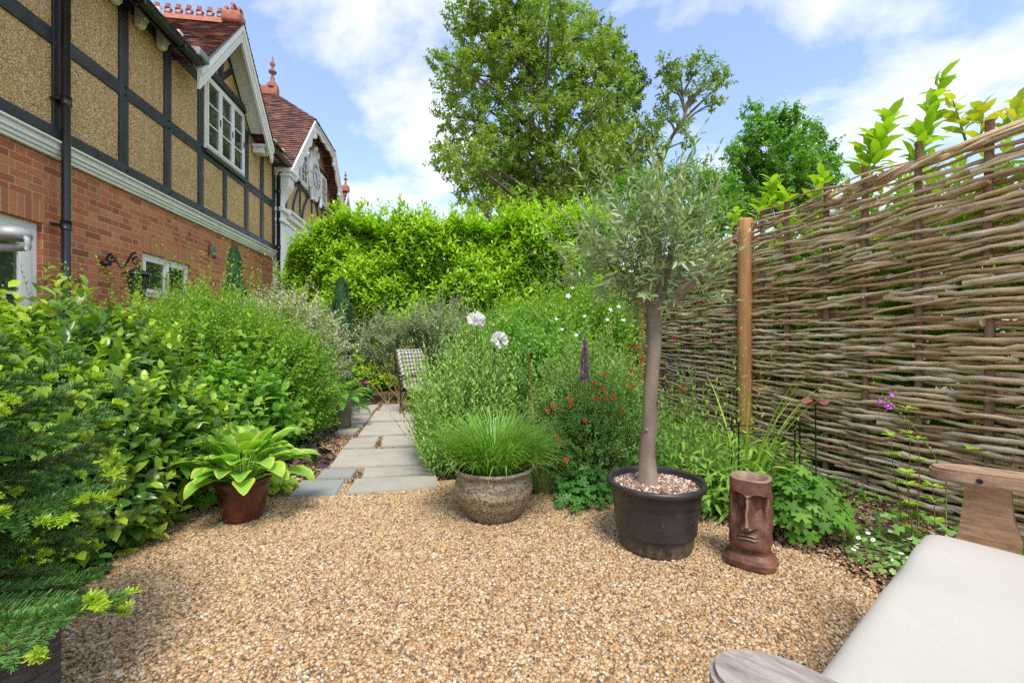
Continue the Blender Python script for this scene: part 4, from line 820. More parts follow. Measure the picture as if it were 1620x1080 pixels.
# ring plant support
RC = P(1200, 680, 2.55); RC[0] += .02; psr = empty('plant_support', 'thin black iron ring plant support with knobbed legs around the feathery herb', 'plant support', (RC[0], RC[1], 0))
zr = P(0, 683, 2.5)[2]
g = G(); g.tube([(RC[0] + .2 * math.cos(x), RC[1] + .14 * math.sin(x), zr) for x in np.linspace(0, 2 * math.pi, 40)], .004, 8, cap=False); g.build('ring', m_iron, psr, off=(RC[0], RC[1], 0))
for x in (-2.6, -.55, .1, 2.2):
    g = G(); p = np.array([RC[0] + .2 * math.cos(x), RC[1] + .14 * math.sin(x), 0]); g.tube([p + (0, 0, -.02), p + (0, 0, zr + .05)], .0042, 8); g.lathe([(0, -.011), (.008, -.008), (.011, 0), (.008, .008), (0, .011)], p + (0, 0, zr + .058), 12); g.build('leg', m_iron, psr, off=(RC[0], RC[1], 0))
# wall lantern on its scrolled bracket
lan = empty('wall_lantern', 'black scrolled iron lantern on the brick wall, rising behind the bushes beside the small window', 'lantern', (-4, 0, 0), TH)
ls = S(163); g = G(); zl = H + .22 * 4
sc2 = [(.02 + .32 * u, ls + .0, zl + .10 * math.sin(u * 2.6 * math.pi) * (1 - .3 * u) + .06 * u) for u in np.linspace(0, 1, 30)]; g.tube(sc2, .012, 8)
sp2 = [(.34 + .05 * (1 - u) * math.cos(u * 9), ls, zl + .03 + .06 * (1 - u) * math.sin(u * 9)) for u in np.linspace(0, 1, 24)]; g.tube(sp2, .011, 8); g.tube([(.1 + .06 * (1 - u) * math.cos(u * 9 + 2), ls, zl + .06 + .06 * (1 - u) * math.sin(u * 9 + 2)) for u in np.linspace(0, 1, 24)], .011, 8)
g.lathe([(0, .02), (.05, .02), (.055, 0), (.05, -.02)], (.03, ls, zl), 16); g.build('bracket', m_iron, lan)
g = G(); g.lathe([(0, .10), (.02, .09), (.03, .05), (.06, .03), (.15, -.02), (.155, -.035), (.11, -.04)], (.36, ls, zl - .10), 6); g.build('lantern_roof', m_iron, lan)
g = G()
for k in range(4):
    x = k * math.pi / 2 + .4; g.tube([(.36 + .10 * math.cos(x), ls + .10 * math.sin(x), zl - .14), (.36 + .06 * math.cos(x), ls + .06 * math.sin(x), zl - .40)], .007, 6)
g.lathe([(0, -.02), (.07, -.01), (.07, .0), (0, .01)], (.36, ls, zl - .40), 16); g.build('lantern_cage', m_iron, lan)
g = G(); g.lathe([(.09, -.045), (.055, -.29)], (.36, ls, zl - .10), 24); g.build('lantern_glass', m_glass, lan)
# grey metal lamp arm by the glazed door
m_steel = M_('brushed_steel', (.40, .40, .39), (.28, .28, .28), .5, 6, .05, 40, metal=.3)
LP = P(20, 372, 1.5); lm = empty('steel_lamp', 'rounded brushed steel lamp head on a bent arm in front of the glazed door', 'lamp', (LP[0] - .35, LP[1], 0))
g = G(); g.lathe([(0, .028), (.02, .027), (.04, .018), (.048, .004), (.046, -.012), (.03, -.018), (0, -.018)], LP, 32); g.build('lamp_head', m_steel, lm, off=(LP[0] - .35, LP[1], 0))
g = G(); g.tube([LP + (.05, 0, -.04), LP + (.0, 0, -.042), LP + (-.12, 0, -.04), LP + (-.3, 0, -.05), LP + (-.35, 0, -.1), (LP[0] - .35, LP[1], 0)], .014, 12); g.tube([LP + (.035, 0, -.0), LP + (.05, 0, -.015), LP + (.052, 0, -.035), LP + (.045, 0, -.05)], .009, 12); g.build('arm', m_steel, lm, off=(LP[0] - .35, LP[1], 0))
# ---------------------------------------------------------------- plants: templates
up = np.array([0, 0, 1.])
def frames(d, n):
    y = nrm(d); x = nrm(np.cross(y, n)); z = np.cross(x, y); return np.stack([x, y, z], -1)
def leaf2(wf=.25, fold=.12, curl=.08): return (np.array([(0, 0, 0), (wf, .45, fold), (0, 1, -curl), (-wf, .45, fold)]), np.array([[0, 1, 2], [0, 2, 3]]))
def leaf6(w_=.5, fold=.18, curl=.15, pk=.4):
    h = w_ / 2
    V = np.array([(0, 0, 0), (h * .9, pk * .7, fold * h * 2), (0, pk * .7, .02), (-h * .9, pk * .7, fold * h * 2), (h * .85, pk + .28, fold * h * 2 - curl * .4), (0, pk + .28, -curl * .35), (-h * .85, pk + .28, fold * h * 2 - curl * .4), (0, 1, -curl)])
    return (V, [[0, 1, 2], [0, 2, 3], [1, 4, 5, 2], [2, 5, 6, 3], [4, 7, 5], [5, 7, 6]])
def palm(nl=5, w_=.5, depth=.45, ragged=.0, cup=.12):
    """lobed leaf: base at the origin, lobes spreading along +y"""
    V = [(0, .35, .03)]; A = []; n = nl * 4
    for k in range(n + 1):
        th = -math.pi * .92 + 2 * math.pi * .92 * k / n; ph = (k / n * nl) % 1.; r = .62 * (1 - depth * (1 - abs(math.sin(math.pi * ph))) ) * (1 + (.12 if k % 2 else -.05) * ragged) * (1 - .18 * abs(th) / math.pi)
        V.append((r * math.sin(th) * w_ * 2, .35 + r * math.cos(th), -cup * r * r))
    V.append((0, 0, 0)); m = len(V) - 1
    Fc = [[0, k, k + 1][::-1] for k in range(1, n + 1)] + [[0, n + 1, m][::-1], [0, m, 1][::-1]]
    return (np.array(V), Fc)
def lnoise(p, k=1.0, ph=0.): return np.sin(p[:, 0] * 2.3 * k + ph) * np.sin(p[:, 1] * 2.9 * k + 1 + ph) * np.sin(p[:, 2] * 2.6 * k + 2) + .5 * np.sin(p[:, 0] * 5.7 * k + 1) * np.sin(p[:, 2] * 6.1 * k + ph) 
def shell(blobs, N, lo=.8, hi=1.0, lump=.15, k=1., zmin=.03, upb=.0):
    B = np.array(blobs, float); ar = (B[:, 3] * B[:, 4] + B[:, 3] * B[:, 5] + B[:, 4] * B[:, 5]); idx = rs.choice(len(B), int(N * 1.9), p=ar / ar.sum()); b = B[idx]
    u = nrm(rs.randn(len(idx), 3) + (0, 0, upb)); r = lo + (hi - lo) * rs.rand(len(idx)); p0 = b[:, :3] + u * b[:, 3:6]
    r = r * (1 + lump * lnoise(p0, k)); p = b[:, :3] + u * b[:, 3:6] * r[:, None]; n = nrm(u / b[:, 3:6])
    ok = p[:, 2] > zmin
    for bb in B:
        q = ((p - bb[:3]) / bb[3:6]); ok &= (q ** 2).sum(1) > .50 * lo ** 2
    p, n = p[ok][:N], n[ok][:N]; return p, n
def shoots(g, p, d, L, nl, tpl, ll, lw, mi=0, twig=None, spread=1.0, opp=False, droop=.0, tipy=1., bend=.25, rnd=None, lz=None, start=.12, tip_small=.55, tr=.0018, upn=.6, agep=2.2, rj=.3):
    N = len(p); L = np.broadcast_to(L, (N,)) * (.75 + .5 * rs.rand(N)); d = nrm(d); bd_ = nrm(rs.randn(N, 3)) * bend * rs.rand(N, 1) + np.array([0, 0, bend * .5])
    t = np.linspace(start, 1, nl); T = np.broadcast_to(t, (N, nl))
    if opp: T = np.repeat(np.linspace(start, 1, max(nl // 2, 1)), 2)[None, :].repeat(N, 0); nl = T.shape[1]
    pos = p[:, None] + d[:, None] * (T * L[:, None])[..., None] + bd_[:, None] * (T ** 2 * L[:, None])[..., None]
    tan = nrm(d[:, None] + 2 * bd_[:, None] * T[..., None])
    a = nrm(np.cross(tan, up + .01)); b = np.cross(tan, a)
    if opp: az = (np.arange(nl) % 2) * math.pi + (np.arange(nl) // 2) * math.pi / 2
    else: az = np.arange(nl) * 2.4
    az = az[None] + rs.rand(N, 1) * 6.28 + .3 * rs.randn(N, nl)
    rad = np.cos(az)[..., None] * a + np.sin(az)[..., None] * b
    sp_ = spread * (1.15 - .6 * T)[..., None]
    ld = nrm(tan * .75 + rad * sp_ + rj * .5 * rs.randn(N, nl, 3) - up * droop)
    ln_ = nrm(tan * .9 - rad * .15 + up * upn + .25 * rs.randn(N, nl, 3))
    sc_l = ll * (.8 + .4 * rs.rand(N, nl)) * (1 - (1 - tip_small) * T ** 3) * (.75 + .25 * np.minimum(T * 3, 1))
    Rm = frames(ld.reshape(-1, 3), ln_.reshape(-1, 3)); s = sc_l.ravel()
    r_ = (rs.rand(N, nl) * .75 + rs.rand(N, 1) * .25).ravel() if rnd is None else rnd(N, nl).ravel()
    ag = tipy * (T ** agep) * (.3 + .9 * rs.rand(N, 1)); 
    g.inst(tpl, pos.reshape(-1, 3), Rm, s * lw / ll if tpl[0][:, 0].max() > .45 else s, s, s if lz is None else s * lz, mi, r_, ag.ravel())
    if twig is not None:
        k = 4; tt = np.linspace(0, 1, k)
        for i in range(N):
            pts = p[i] + d[i] * (tt * L[i])[:, None] + bd_[i] * (tt ** 2 * L[i])[:, None]; g.tube(pts, np.linspace(tr, tr * .4, k), 3, twig, cap=False)
def W1t(t):   # normalise template width to 1 so lw is the real width
    V = t[0].copy(); V[:, 0] /= 2 * abs(V[:, 0]).max() / 1.0; return (V,) + tuple(t[1:])
def stems(parent, base, tips, r0, mat_, off, name='stem', bow=.12, ns=6, every=True):
    for q in tips:
        g = G(); t = np.linspace(0, 1, 9)[:, None]; b = np.array(base) + rs.randn(3) * (.03, .03, 0); q = np.array(q)
        pts = b + (q - b) * t + bow * np.sin(t * math.pi) * np.array([rs.randn() * .5, rs.randn() * .5, .5]) * np.linalg.norm(q - b)
        g.tube(pts, np.linspace(r0, r0 * .35, 9), ns); g.build(name, mat_, parent, off=off)
m_wood = M_('bark', (.20, .15, .10), (.09, .065, .045), .9, 10, .8, 40, stretch=(3, 3, .6))
m_gstem = M_('green_stem', (.16, .24, .06), (.10, .14, .04), .6, 20, 0)
m_rstem = M_('brown_stem', (.25, .14, .07), (.15, .08, .04), .7, 20, 0)
m_core = M_('shaded_wood', (.05, .06, .025), (.02, .03, .012), .95, 12, 0)

def shrub(name, label, cat, blobs, N, L, nl, tpl, ll, lw, mats, base=None, nst=7, group=None, inner=.25, updir=.5, lump=.15, k=1., sr=.012, twigs=True, zmin=.03, hi=1.05, wands=.06, **kw):
    B = np.array(blobs); c = B[:, :3].mean(0); base = (c[0], c[1], 0) if base is None else base
    root = empty(name, label, cat, tuple(base), 0, group); g = G()
    p, n = shell(blobs, N, .82, hi, lump, k, zmin); d = nrm(n + up * updir + .35 * rs.randn(len(p), 3))
    p = p - d * L * .6
    shoots(g, p, d, L, nl, W1t(tpl), ll, lw, 0, 1 if twigs else None, **kw)
    if wands:
        p, n = shell(blobs, int(N * wands), .9, 1.05, lump, k, zmin + .15); shoots(g, p, nrm(n * .8 + up * 1.0 + .45 * rs.randn(len(p), 3)), L * 1.9, int(nl * 1.6), W1t(tpl), ll * .9, lw * .9, 0, 1 if twigs else None, **kw)
    if inner:
        p, n = shell(blobs, int(N * inner), .35, .8, 0, 1, zmin); kw2 = dict(kw); kw2['tipy'] = 0; kw2.pop('rnd', None)
        shoots(g, p, nrm(n + rs.randn(len(p), 3) * .5 + up * .2), L, nl, W1t(leaf2()) if len(tpl[0]) < 12 else W1t(tpl), ll, lw, 0, None, **kw2)
    g.build('foliage', mats, root, off=base)
    tips = []
    for i in range(nst):
        b = B[i % len(B)]; u = nrm(rs.randn(3) + (0, 0, .6)); tips.append(b[:3] + u * b[3:6] * .6)
    stems(root, base, tips, sr, m_wood, base)
    return root
# ---------------------------------------------------------------- left border
m_lf_gloss = leafm('glossy_leaf', [(.028, .085, .02), (.05, .14, .027), (.09, .21, .035), (.08, .14, .06)], young=(.46, .64, .05), transl=.35, rough=.28, spec=.6)
m_lf_abel = leafm('fine_leaf', [(.07, .20, .02), (.12, .31, .025), (.18, .40, .03), (.24, .36, .05)], young=(.34, .52, .05), transl=.4, rough=.4)
m_lf_hyd = leafm('soft_leaf', [(.09, .24, .03), (.15, .35, .04), (.22, .44, .05)], young=(.36, .55, .06), transl=.4, rough=.5)
m_lf_var = leafm('cream_edged_leaf', [(.12, .16, .08), (.30, .35, .22), (.52, .52, .42), (.62, .60, .52)], transl=.3, rough=.35)
m_lf_laur = leafm('laurel_leaf', [(.05, .16, .01), (.13, .32, .012), (.22, .46, .018), (.34, .54, .022), (.60, .56, .05)], young=(.48, .66, .035), transl=.4, rough=.27, spec=.55)
m_lf_grey = leafm('grey_green_leaf', [(.14, .21, .11), (.24, .32, .18), (.38, .45, .30)], young=(.36, .42, .28), transl=.3, rough=.45)
shrub('glossy_shrub', 'large dark glossy-leaved shrub with lime new shoots, nearest on the left bed', 'shrub',
      [(-2.35, 2.15, .52, .52, .55, .50), (-2.9, 2.5, .62, .6, .6, .55), (-2.15, 2.45, .45, .38, .40, .42), (-2.0, 2.1, .28, .22, .3, .27), (-2.7, 1.75, .55, .55, .5, .52), (-2.75, 2.8, .80, .45, .5, .40)],
      1350, .19, 9, leaf6(.5, .16, .18), .108, .05, [m_lf_gloss, m_rstem], base=(-2.4, 2.3, 0), updir=.75, inner=.5, tipy=1.15, agep=2.2, spread=1.1, lump=.25, sr=.014)
shrub('lacy_shrub', 'broad loose shrub of tiny bright leaves on arching twigs, left bed below the small window', 'shrub',
      [(-2.65, 3.9, .86, .55, .6, .50), (-2.32, 4.15, .72, .36, .5, .48), (-3.1, 3.9, .76, .5, .6, .55), (-2.15, 4.4, .5, .35, .4, .5), (-2.6, 3.5, .6, .6, .4, .5)],
      3000, .24, 13, leaf2(.24), .050, .022, [m_lf_abel, m_rstem], base=(-2.5, 4.0, 0), updir=.5, inner=.35, tipy=1., bend=.6, lump=.38, k=1.6, spread=1.2, sr=.012)
shrub('wall_shrub', 'airy yellow-green shrub standing against the brick wall under the lantern', 'shrub',
      [(-3.75, 3.9, .75, .45, .5, .45), (-3.3, 4.5, .82, .5, .5, .45), (-3.6, 5.2, .75, .4, .5, .5)],
      1500, .28, 10, leaf2(.3), .05, .026, [m_lf_abel, m_rstem], base=(-3.5, 4.5, 0), updir=.9, inner=.4, bend=.4, lump=.25)
shrub('soft_leaved_shrub', 'bright mid-green shrub with rounded soft leaves between the dark glossy shrub and the ferns', 'shrub',
      [(-2.15, 3.3, .48, .3, .3, .32), (-1.95, 3.6, .38, .2, .24, .28), (-2.3, 3.0, .35, .22, .3, .28), (-2.4, 3.45, .55, .3, .3, .3)],
      340, .18, 8, leaf6(.6, .12, .15), .085, .058, [m_lf_hyd, m_gstem], base=(-1.95, 3.3, 0), updir=.8, opp=True, inner=.4)
shrub('variegated_shrub', 'cream and grey variegated shrub beside the dark pencil cypress', 'shrub',
      [(-2.55, 5.0, 1.1, .42, .4, .45), (-2.3, 5.3, .8, .3, .3, .5), (-2.9, 5.3, 1.1, .4, .4, .45)],
      800, .2, 11, leaf2(.26), .062, .028, [m_lf_var, m_rstem], base=(-2.5, 5.1, 0), updir=.7, inner=.4, tipy=0)
m_lf_cyp = leafm('cypress_scale', [(.03, .09, .04), (.06, .15, .055), (.10, .21, .08)], transl=.15, rough=.6)
def cypress(label, x, y, h, r, zb=.05):
    root = empty('pencil_cypress', label, 'conifer', (x, y, 0), 0, 'slim upright conifers'); g = G(); N = int(2600 * h); t = rs.rand(N) ** .8; a = rs.rand(N) * 6.28
    rr = r * np.minimum(1, (1 - t) * 3.2) ** .6 * (.8 + .2 * np.minimum(t * 6, 1)) * (.3 + 1.0 * rs.rand(N)) * (1 + .25 * np.sin(t * 34 + a * 2)); p = np.stack([x + rr * np.cos(a), y + rr * np.sin(a), zb + t * (h - zb)], 1)
    d = nrm(np.stack([np.cos(a) * .32, np.sin(a) * .32, np.ones(N)], 1) + .12 * rs.randn(N, 3)); g.inst(W1t(leaf2(.2, .2)), p, frames(d, np.stack([np.cos(a), np.sin(a), 0 * a], 1)), .014 + .008 * rs.rand(N), .075, .03, 0)
    g.build('foliage', m_lf_cyp, root, off=(x, y, 0)); g = G(); g.tube([(x, y, 0), (x, y, h * .5), (x, y, h * .9)], [.015, .012, .004], 8); g.build('trunk', m_wood, root, off=(x, y, 0))
q = P(540, 445, 6.0); cypress('slim dark upright conifer rising from the left bed beside the variegated shrub', q[0], 6.0, q[2], .12)
q = P(371, 396, 5.4); cypress('shorter slim upright conifer against the brick wall, its tip beside the small third window', q[0], 5.4, q[2], .095)
# laurel hedge across the end
def hedge(name, label, cat, fr, N, mats, base, L=.22, nl=9, ll=.13, lw=.05, tipy=1., inner=None, **kw):
    """fr(n) -> positions, normals of a lumpy hedge skin"""
    root = empty(name, label, cat, base); g = G(); p, n = fr(N); d = nrm(n * .9 + up * .55 + .35 * rs.randn(len(p), 3)); p = p - d * L * .5
    shoots(g, p, d, L, nl, W1t(leaf6(.4, .14, .2)), ll, lw, 0, 1, tipy=tipy, tr=.003, **kw); g.build('foliage', mats, root, off=base); return root
HX0, HX1, HY0 = -4.9, 2.2, 8.9
def htop(x): 
    px = CX + x / 8.9 * F; return np.interp(px, [400, 425, 445, 480, 510, 560, 600, 640, 700, 760, 800, 850, 900, 1000], [1.9, 2.25, 2.75, 3.3, 3.62, 3.66, 3.55, 3.56, 3.56, 3.52, 3.62, 3.62, 3.68, 3.6])
def hskin(N):
    nf = int(N * .74); x = HX0 + (HX1 - HX0) * rs.rand(nf); z = rs.rand(nf) ** .85 * (htop(x) - .25) + .1
    lp = np.stack([x, x * 0, z], 1); y = HY0 + .32 * lnoise(lp, 1.1) + .12 * lnoise(lp, 2.7, 1) + .35 * np.clip(z / htop(x), 0, 1) ** 4 + .2 * rs.rand(nf); pf = np.stack([x, y, z], 1)
    nt_ = N - nf; x = HX0 + (HX1 - HX0) * rs.rand(nt_); y2 = HY0 + .1 + 1.1 * rs.rand(nt_); z = htop(x) - .22 + .09 * np.sin(x * 5) + .07 * np.sin(x * 11 + y2 * 3) + .20 * abs(rs.randn(nt_)) * (rs.rand(nt_) < .3); pt = np.stack([x, y2, z], 1)
    return np.vstack([pf, pt]), np.vstack([np.tile([0, -1., .1], (nf, 1)), np.tile([0, -.15, 1.], (nt_, 1))])
hd = hedge('laurel_hedge', 'tall bright green laurel hedge closing the far end of the garden', 'hedge', hskin, 5200, [m_lf_laur, m_gstem], (-1.2, HY0 + .5, 0), L=.30, agep=1.5, rj=.3, ll=.155, lw=.058)
g = G(); hb = 30
for i in range(46):
    x = HX0 + .2 + (HX1 - HX0 - .3) * i / 45; t = np.linspace(0, 1, 8); zt_ = float(htop(x)) - .5
    g = G(); g.tube(np.stack([x + .15 * np.sin(t * 3 + i), HY0 + .55 + .1 * np.cos(t * 4 + i), t * zt_], 1), np.linspace(.03, .01, 8), 5); g.build('stem', m_wood, hd, off=(-1.2, HY0 + .5, 0))
g = G()   # the shaded inner leaves of the hedge
p = np.stack([HX0 + (HX1 - HX0) * rs.rand(22000), HY0 + .35 + .8 * rs.rand(22000), rs.rand(22000)], 1); p[:, 2] *= htop(p[:, 0]) - .35
g.inst(W1t(leaf2()), p, frames(rs.randn(22000, 3), rs.randn(22000, 3)), .10, .17, .1); g.build('inner_foliage', m_lf_laur, hd, off=(-1.2, HY0 + .5, 0))
shrub('grey_shrub', 'low silvery-green shrub in front of the laurel hedge, right of the pencil cypress', 'shrub', [(-2.0, 7.3, .95, .5, .35, .4), (-1.15, 7.2, 1.2, .5, .35, .38), (-1.6, 7.5, .8, .5, .3, .4), (-.75, 7.3, .9, .4, .3, .4)],
      1000, .26, 13, leaf2(.24), .065, .024, [m_lf_grey, m_rstem], base=(-1.5, 7.35, 0), updir=.5, inner=.35, lump=.5, k=2.2, bend=.5)
# bare arching stems at the far end of the path
r0 = empty('bare_stemmed_shrub', 'sparse shrub with thin bare tan stems at the far end of the path', 'shrub', (-1.75, 7.1, 0))
for k in range(11):
    g = G(); a = rs.randn(2) * (.28, .12); t = np.linspace(0, 1, 8)[:, None]; b0 = np.array([-1.75 + rs.randn() * .1, 6.9 + rs.randn() * .05, .02]); q = b0 + np.array([a[0], a[1], .8 + .2 * rs.rand()])
    g.tube(b0 + (q - b0) * t + np.sin(t * 3.1) * np.array([a[0] * .3, 0, .05]), np.linspace(.009, .004, 8), 5); g.build('stem', M_('tan_stem', (.34, .22, .10), None, .8) if k == 0 else bpy.data.materials['tan_stem'], r0, off=(-1.75, 7.1, 0))
g = G(); p, n = shell([(-1.75, 7.0, .55, .4, .2, .4)], 160, .3, 1); shoots(g, p, n + up * .3, .1, 5, W1t(leaf2()), .04, .022, 0, None); g.build('foliage', leafm('lime_leaf', [(.17, .27, .04), (.30, .40, .06)], transl=.4), r0, off=(-1.75, 7.1, 0))

# ---------------------------------------------------------------- big leaves, grasses, ferns, flowers
def blade(g, base, az, el, L, Wd, bend, shape, n=9, m=4, mi=0, rnd=None, pet=0., petr=.004, cup=.15, twist=0., wave=0., edge=True, pmi=None):
    """one arching leaf; age attribute = distance from the midrib, so margins can differ in colour"""
    b = np.array(base, float); h = np.array([math.cos(az), math.sin(az), 0]); side = np.array([-h[1], h[0], 0]); pts = [b]; tn = []; e = el; tot = L + pet; N = 22; st = tot / N
    for i in range(N):
        tn.append(h * math.cos(e) + up * math.sin(e)); pts.append(pts[-1] + tn[-1] * st); e -= bend / N * (.3 + 1.4 * i / N)
    tn.append(tn[-1]); pts = np.array(pts); tn = np.array(tn); S_ = np.linspace(0, tot, N + 1)
    f = lambda s: np.array([np.interp(s, S_, pts[:, k]) for k in range(3)]).T; ft = lambda s: np.array([np.interp(s, S_, tn[:, k]) for k in range(3)]).T
    if pet > 0: ss = np.linspace(0, pet, 6); g.tube(f(ss), np.linspace(petr, petr * .8, 6), 5, mi if pmi is None else pmi, rnd=.5, cap=False)
    u = np.linspace(0, 1, n); c = f(pet + u * L); t_ = ft(pet + u * L); nn = nrm(np.cross(t_, side)); nn = -nn * np.sign((nn @ up).sum() + 1e-6) * -1; w_ = shape(u) * Wd / 2
    v = np.linspace(-1, 1, m + 1); V = c[:, None] + side[None, None] * (v[None, :, None] * w_[:, None, None]) + nn[:, None] * ((cup * abs(v)[None] * w_[:, None] + wave * np.sin(u * 12)[:, None] * (abs(v) ** 2)[None] * Wd)[..., None])
    A = np.broadcast_to(abs(v)[None] * .75 + (u[:, None] > .93) * .25, (n, m + 1)) if edge else np.zeros((n, m + 1))
    i = np.arange(n - 1)[:, None] * (m + 1) + np.arange(m)[None]; g.add(V.reshape(-1, 3), np.stack([i, i + 1, i + m + 2, i + m + 1], -1).reshape(-1, 4), mi, rs.rand() if rnd is None else rnd, A.ravel())
heart = lambda u: np.clip(np.sin(np.clip(u, 0, 1) ** .62 * math.pi), 0, 1) ** .8 + .02
lance = lambda u: np.clip(np.sin(u ** .75 * math.pi), 0, 1) + .02
strap = lambda u: np.minimum(1, (1 - u) * 3.0) * (.7 + .3 * np.minimum(1, u * 5)) + .03
m, nt, b, o_ = newmat('x'); bpy.data.materials.remove(m)
m_host = leafm('gold_edged_hosta', [(.12, .30, .05), (.20, .42, .06), (.30, .50, .07)], edge=(.56, .68, .10), transl=.35, rough=.32, spec=.5)
m_hosg = leafm('green_hosta', [(.09, .25, .045), (.16, .37, .06)], transl=.35, rough=.35)
def rosette(name, label, cat, c, z, mat_, nlf, L, Wd, pet, shape, el0=.35, el1=1.35, bend=1.4, n=10, m=6, group=None, **kw):
    root = empty(name, label, cat, (c[0], c[1], z), 0, group)
    for k in range(nlf):
        g = G(); f = k / nlf; az = k * 2.4 + rs.randn() * .15; el = el0 + (el1 - el0) * (f) + .1 * rs.randn(); s = .75 + .3 * rs.rand() - .2 * f
        blade(g, (c[0] + .03 * math.cos(az), c[1] + .03 * math.sin(az), z), az, el, L * s, Wd * s, bend * (.8 + .4 * rs.rand()), shape, n, m, pet=pet * (.7 + .5 * rs.rand()), **kw); g.build('leaf', mat_, root, off=(c[0], c[1], z))
    return root
rosette('variegated_hosta', 'hosta with broad green leaves edged in yellow, growing in the red-brown pot', 'plant', HP[:2], HP[2] + .20, m_host, 78, .19, .135, .21, heart, .60, 1.6, 1.35, 12, 8, wave=.025, cup=.28, petr=.004)
rosette('green_hosta', 'plain green hosta with drooping leaves, growing in the small grey stone pot', 'plant', SP[:2], SP[2] + .28, m_hosg, 30, .26, .13, .16, heart, .3, 1.35, 1.7, 10, 6, cup=.2)
m_grs = leafm('tuft_grass', [(.10, .23, .03), (.17, .34, .045), (.27, .43, .09)], transl=.35, rough=.4)
def tuft(name, label, cat, c, z, n, L, r, mat_, Wd=.0045, sp_=1.1, bend=1.6, part='blades', lean=(0, 0)):
    g = G()
    for k in range(n):
        a = rs.rand() * 6.28; rr = r * math.sqrt(rs.rand()); a2 = a + rs.randn() * .5; el = 1.5 - sp_ * (rr / r) * (.5 + .5 * rs.rand()) * .7
        blade(g, (c[0] + rr * math.cos(a), c[1] + rr * math.sin(a), z), a2, el, L * (.6 + .55 * rs.rand()), Wd * (.7 + .6 * rs.rand()), bend * (.5 + .8 * rs.rand()), strap, 8, 1, edge=False, cup=0)
    o = g.build(name, mat_, None, off=(c[0], c[1], z)); tag(o, label, cat); return o
tuft('tufted_grass', 'dense tuft of fresh green arching grass filling the banded pot', 'grass', GPt[:2], GPt[2] + .24, 1400, .43, .15, m_grs, .0055, 1.0, 1.35)
# ferns
m_fern = leafm('fern_frond', [(.08, .19, .03), (.13, .28, .04), (.20, .36, .05)], transl=.4)
def fern(label, c, L, n, az0=0., spread=6.28, yl=0., group='ferns by the path'):
    root = empty('fern', label, 'fern', (c[0], c[1], .03), 0, group)
    for k in range(n):
        g = G(); az = az0 + spread * (k + .5) / n + .2 * rs.randn(); e = 1.15; p = np.array([c[0], c[1], .04]); h = np.array([math.cos(az), math.sin(az), 0]); sd = np.array([-h[1], h[0], 0]); pts = [p]; LL = L * (.8 + .4 * rs.rand())
        for i in range(26):
            d = h * math.cos(e) + up * math.sin(e); p = p + d * LL / 26; pts.append(p); e -= .075
        pts = np.array(pts); g.tube(pts, np.linspace(.003, .001, 27), 4, cap=False, rnd=.2)
        q = []; dd = []; s_ = []
        for i in range(3, 27):
            u = (i - 3) / 23; w_ = .085 * LL / .45 * math.sin(min(1, u * 1.4 + .25) * math.pi * .5) * (1 - u) ** .6 + .008
            tn_ = pts[min(i + 1, 26)] - pts[i - 1]
            for sg in (1, -1): q.append(pts[i]); dd.append(sd * sg + nrm(tn_) * .35); s_.append(w_)
        s_ = np.array(s_); g.inst(W1t(leaf6(.4, .05, .1)), np.array(q), frames(np.array(dd), np.tile(up, (len(q), 1))), s_ * .24 + .004, s_, s_, 0, np.clip(.5 + yl + .2 * rs.randn(len(q)), 0, 1)); g.build('frond', m_fern, root, off=(c[0], c[1], .03))
fern('green fern with arching fronds left of the path, behind the yellow-edged hosta', GP(425, 688)[:2] + (0, .1), .45, 9)
fern('yellowish fern leaning over the left edge of the path near the grey stone pot', GP(478, 676)[:2] + (-.1, .1), .40, 8, yl=.4)
# lobed groundcover: heucheras
m_lime = leafm('lime_heuchera', [(.28, .40, .04), (.38, .50, .05), (.46, .56, .08)], transl=.4); m_dkh = leafm('plum_heuchera', [(.025, .012, .022), (.05, .022, .04), (.08, .035, .05)], transl=.15, rough=.35)
m_anem = leafm('jagged_leaf', [(.05, .17, .035), (.09, .25, .045), (.14, .32, .06)], transl=.35, rough=.42)
m_cr = leafm('cream_spotted_leaf', [(.2, .27, .1), (.45, .47, .25), (.6, .58, .4)], transl=.3)
def mound(name, label, cat, c, r, h, n, lf, mat_, tpl, group=None, base_z=.03, stemm=None, tilt=.5, dome=True):
    root = empty(name, label, cat, (c[0], c[1], base_z), 0, group); a = rs.rand(n) * 6.28; q = np.sqrt(rs.rand(n)); x = c[0] + r * q * np.cos(a); y = c[1] + r * q * np.sin(a)
    z = base_z + h * (.25 + .75 * rs.rand(n) ** .5) * np.sqrt(np.clip(1 - .85 * q ** 2, 0, 1)); p = np.stack([x, y, z], 1); out = np.stack([np.cos(a), np.sin(a), 0 * a], 1)
    nn = nrm(up + out * (tilt * q[:, None] + .2) + .35 * rs.randn(n, 3)); d = nrm(out + .6 * rs.randn(n, 3)); d = nrm(d - nn * (d * nn).sum(1, keepdims=True)); s = lf * (.65 + .6 * rs.rand(n))
    g = G(); g.inst(tpl, p, frames(d, nn), s, s, s, 0); g.build('foliage', mat_, root, off=(c[0], c[1], base_z))
    g = G()
    for i in range(0, n, 2): b = np.array([c[0] + (x[i] - c[0]) * .25, c[1] + (y[i] - c[1]) * .25, base_z - .01]); t = np.linspace(0, 1, 5)[:, None]; g.tube(b + (p[i] - b) * t + np.sin(t * 3.14) * (0, 0, .02), [.0022] * 5, 4, cap=False)
    g.build('stalks', stemm or m_gstem, root, off=(c[0], c[1], base_z)); return root
RND5 = palm(5, .52, .3, .6, .2); JAG = palm(5, .5, .55, 1.6, .25); JAG3 = palm(3, .42, .5, 1.8, .15)
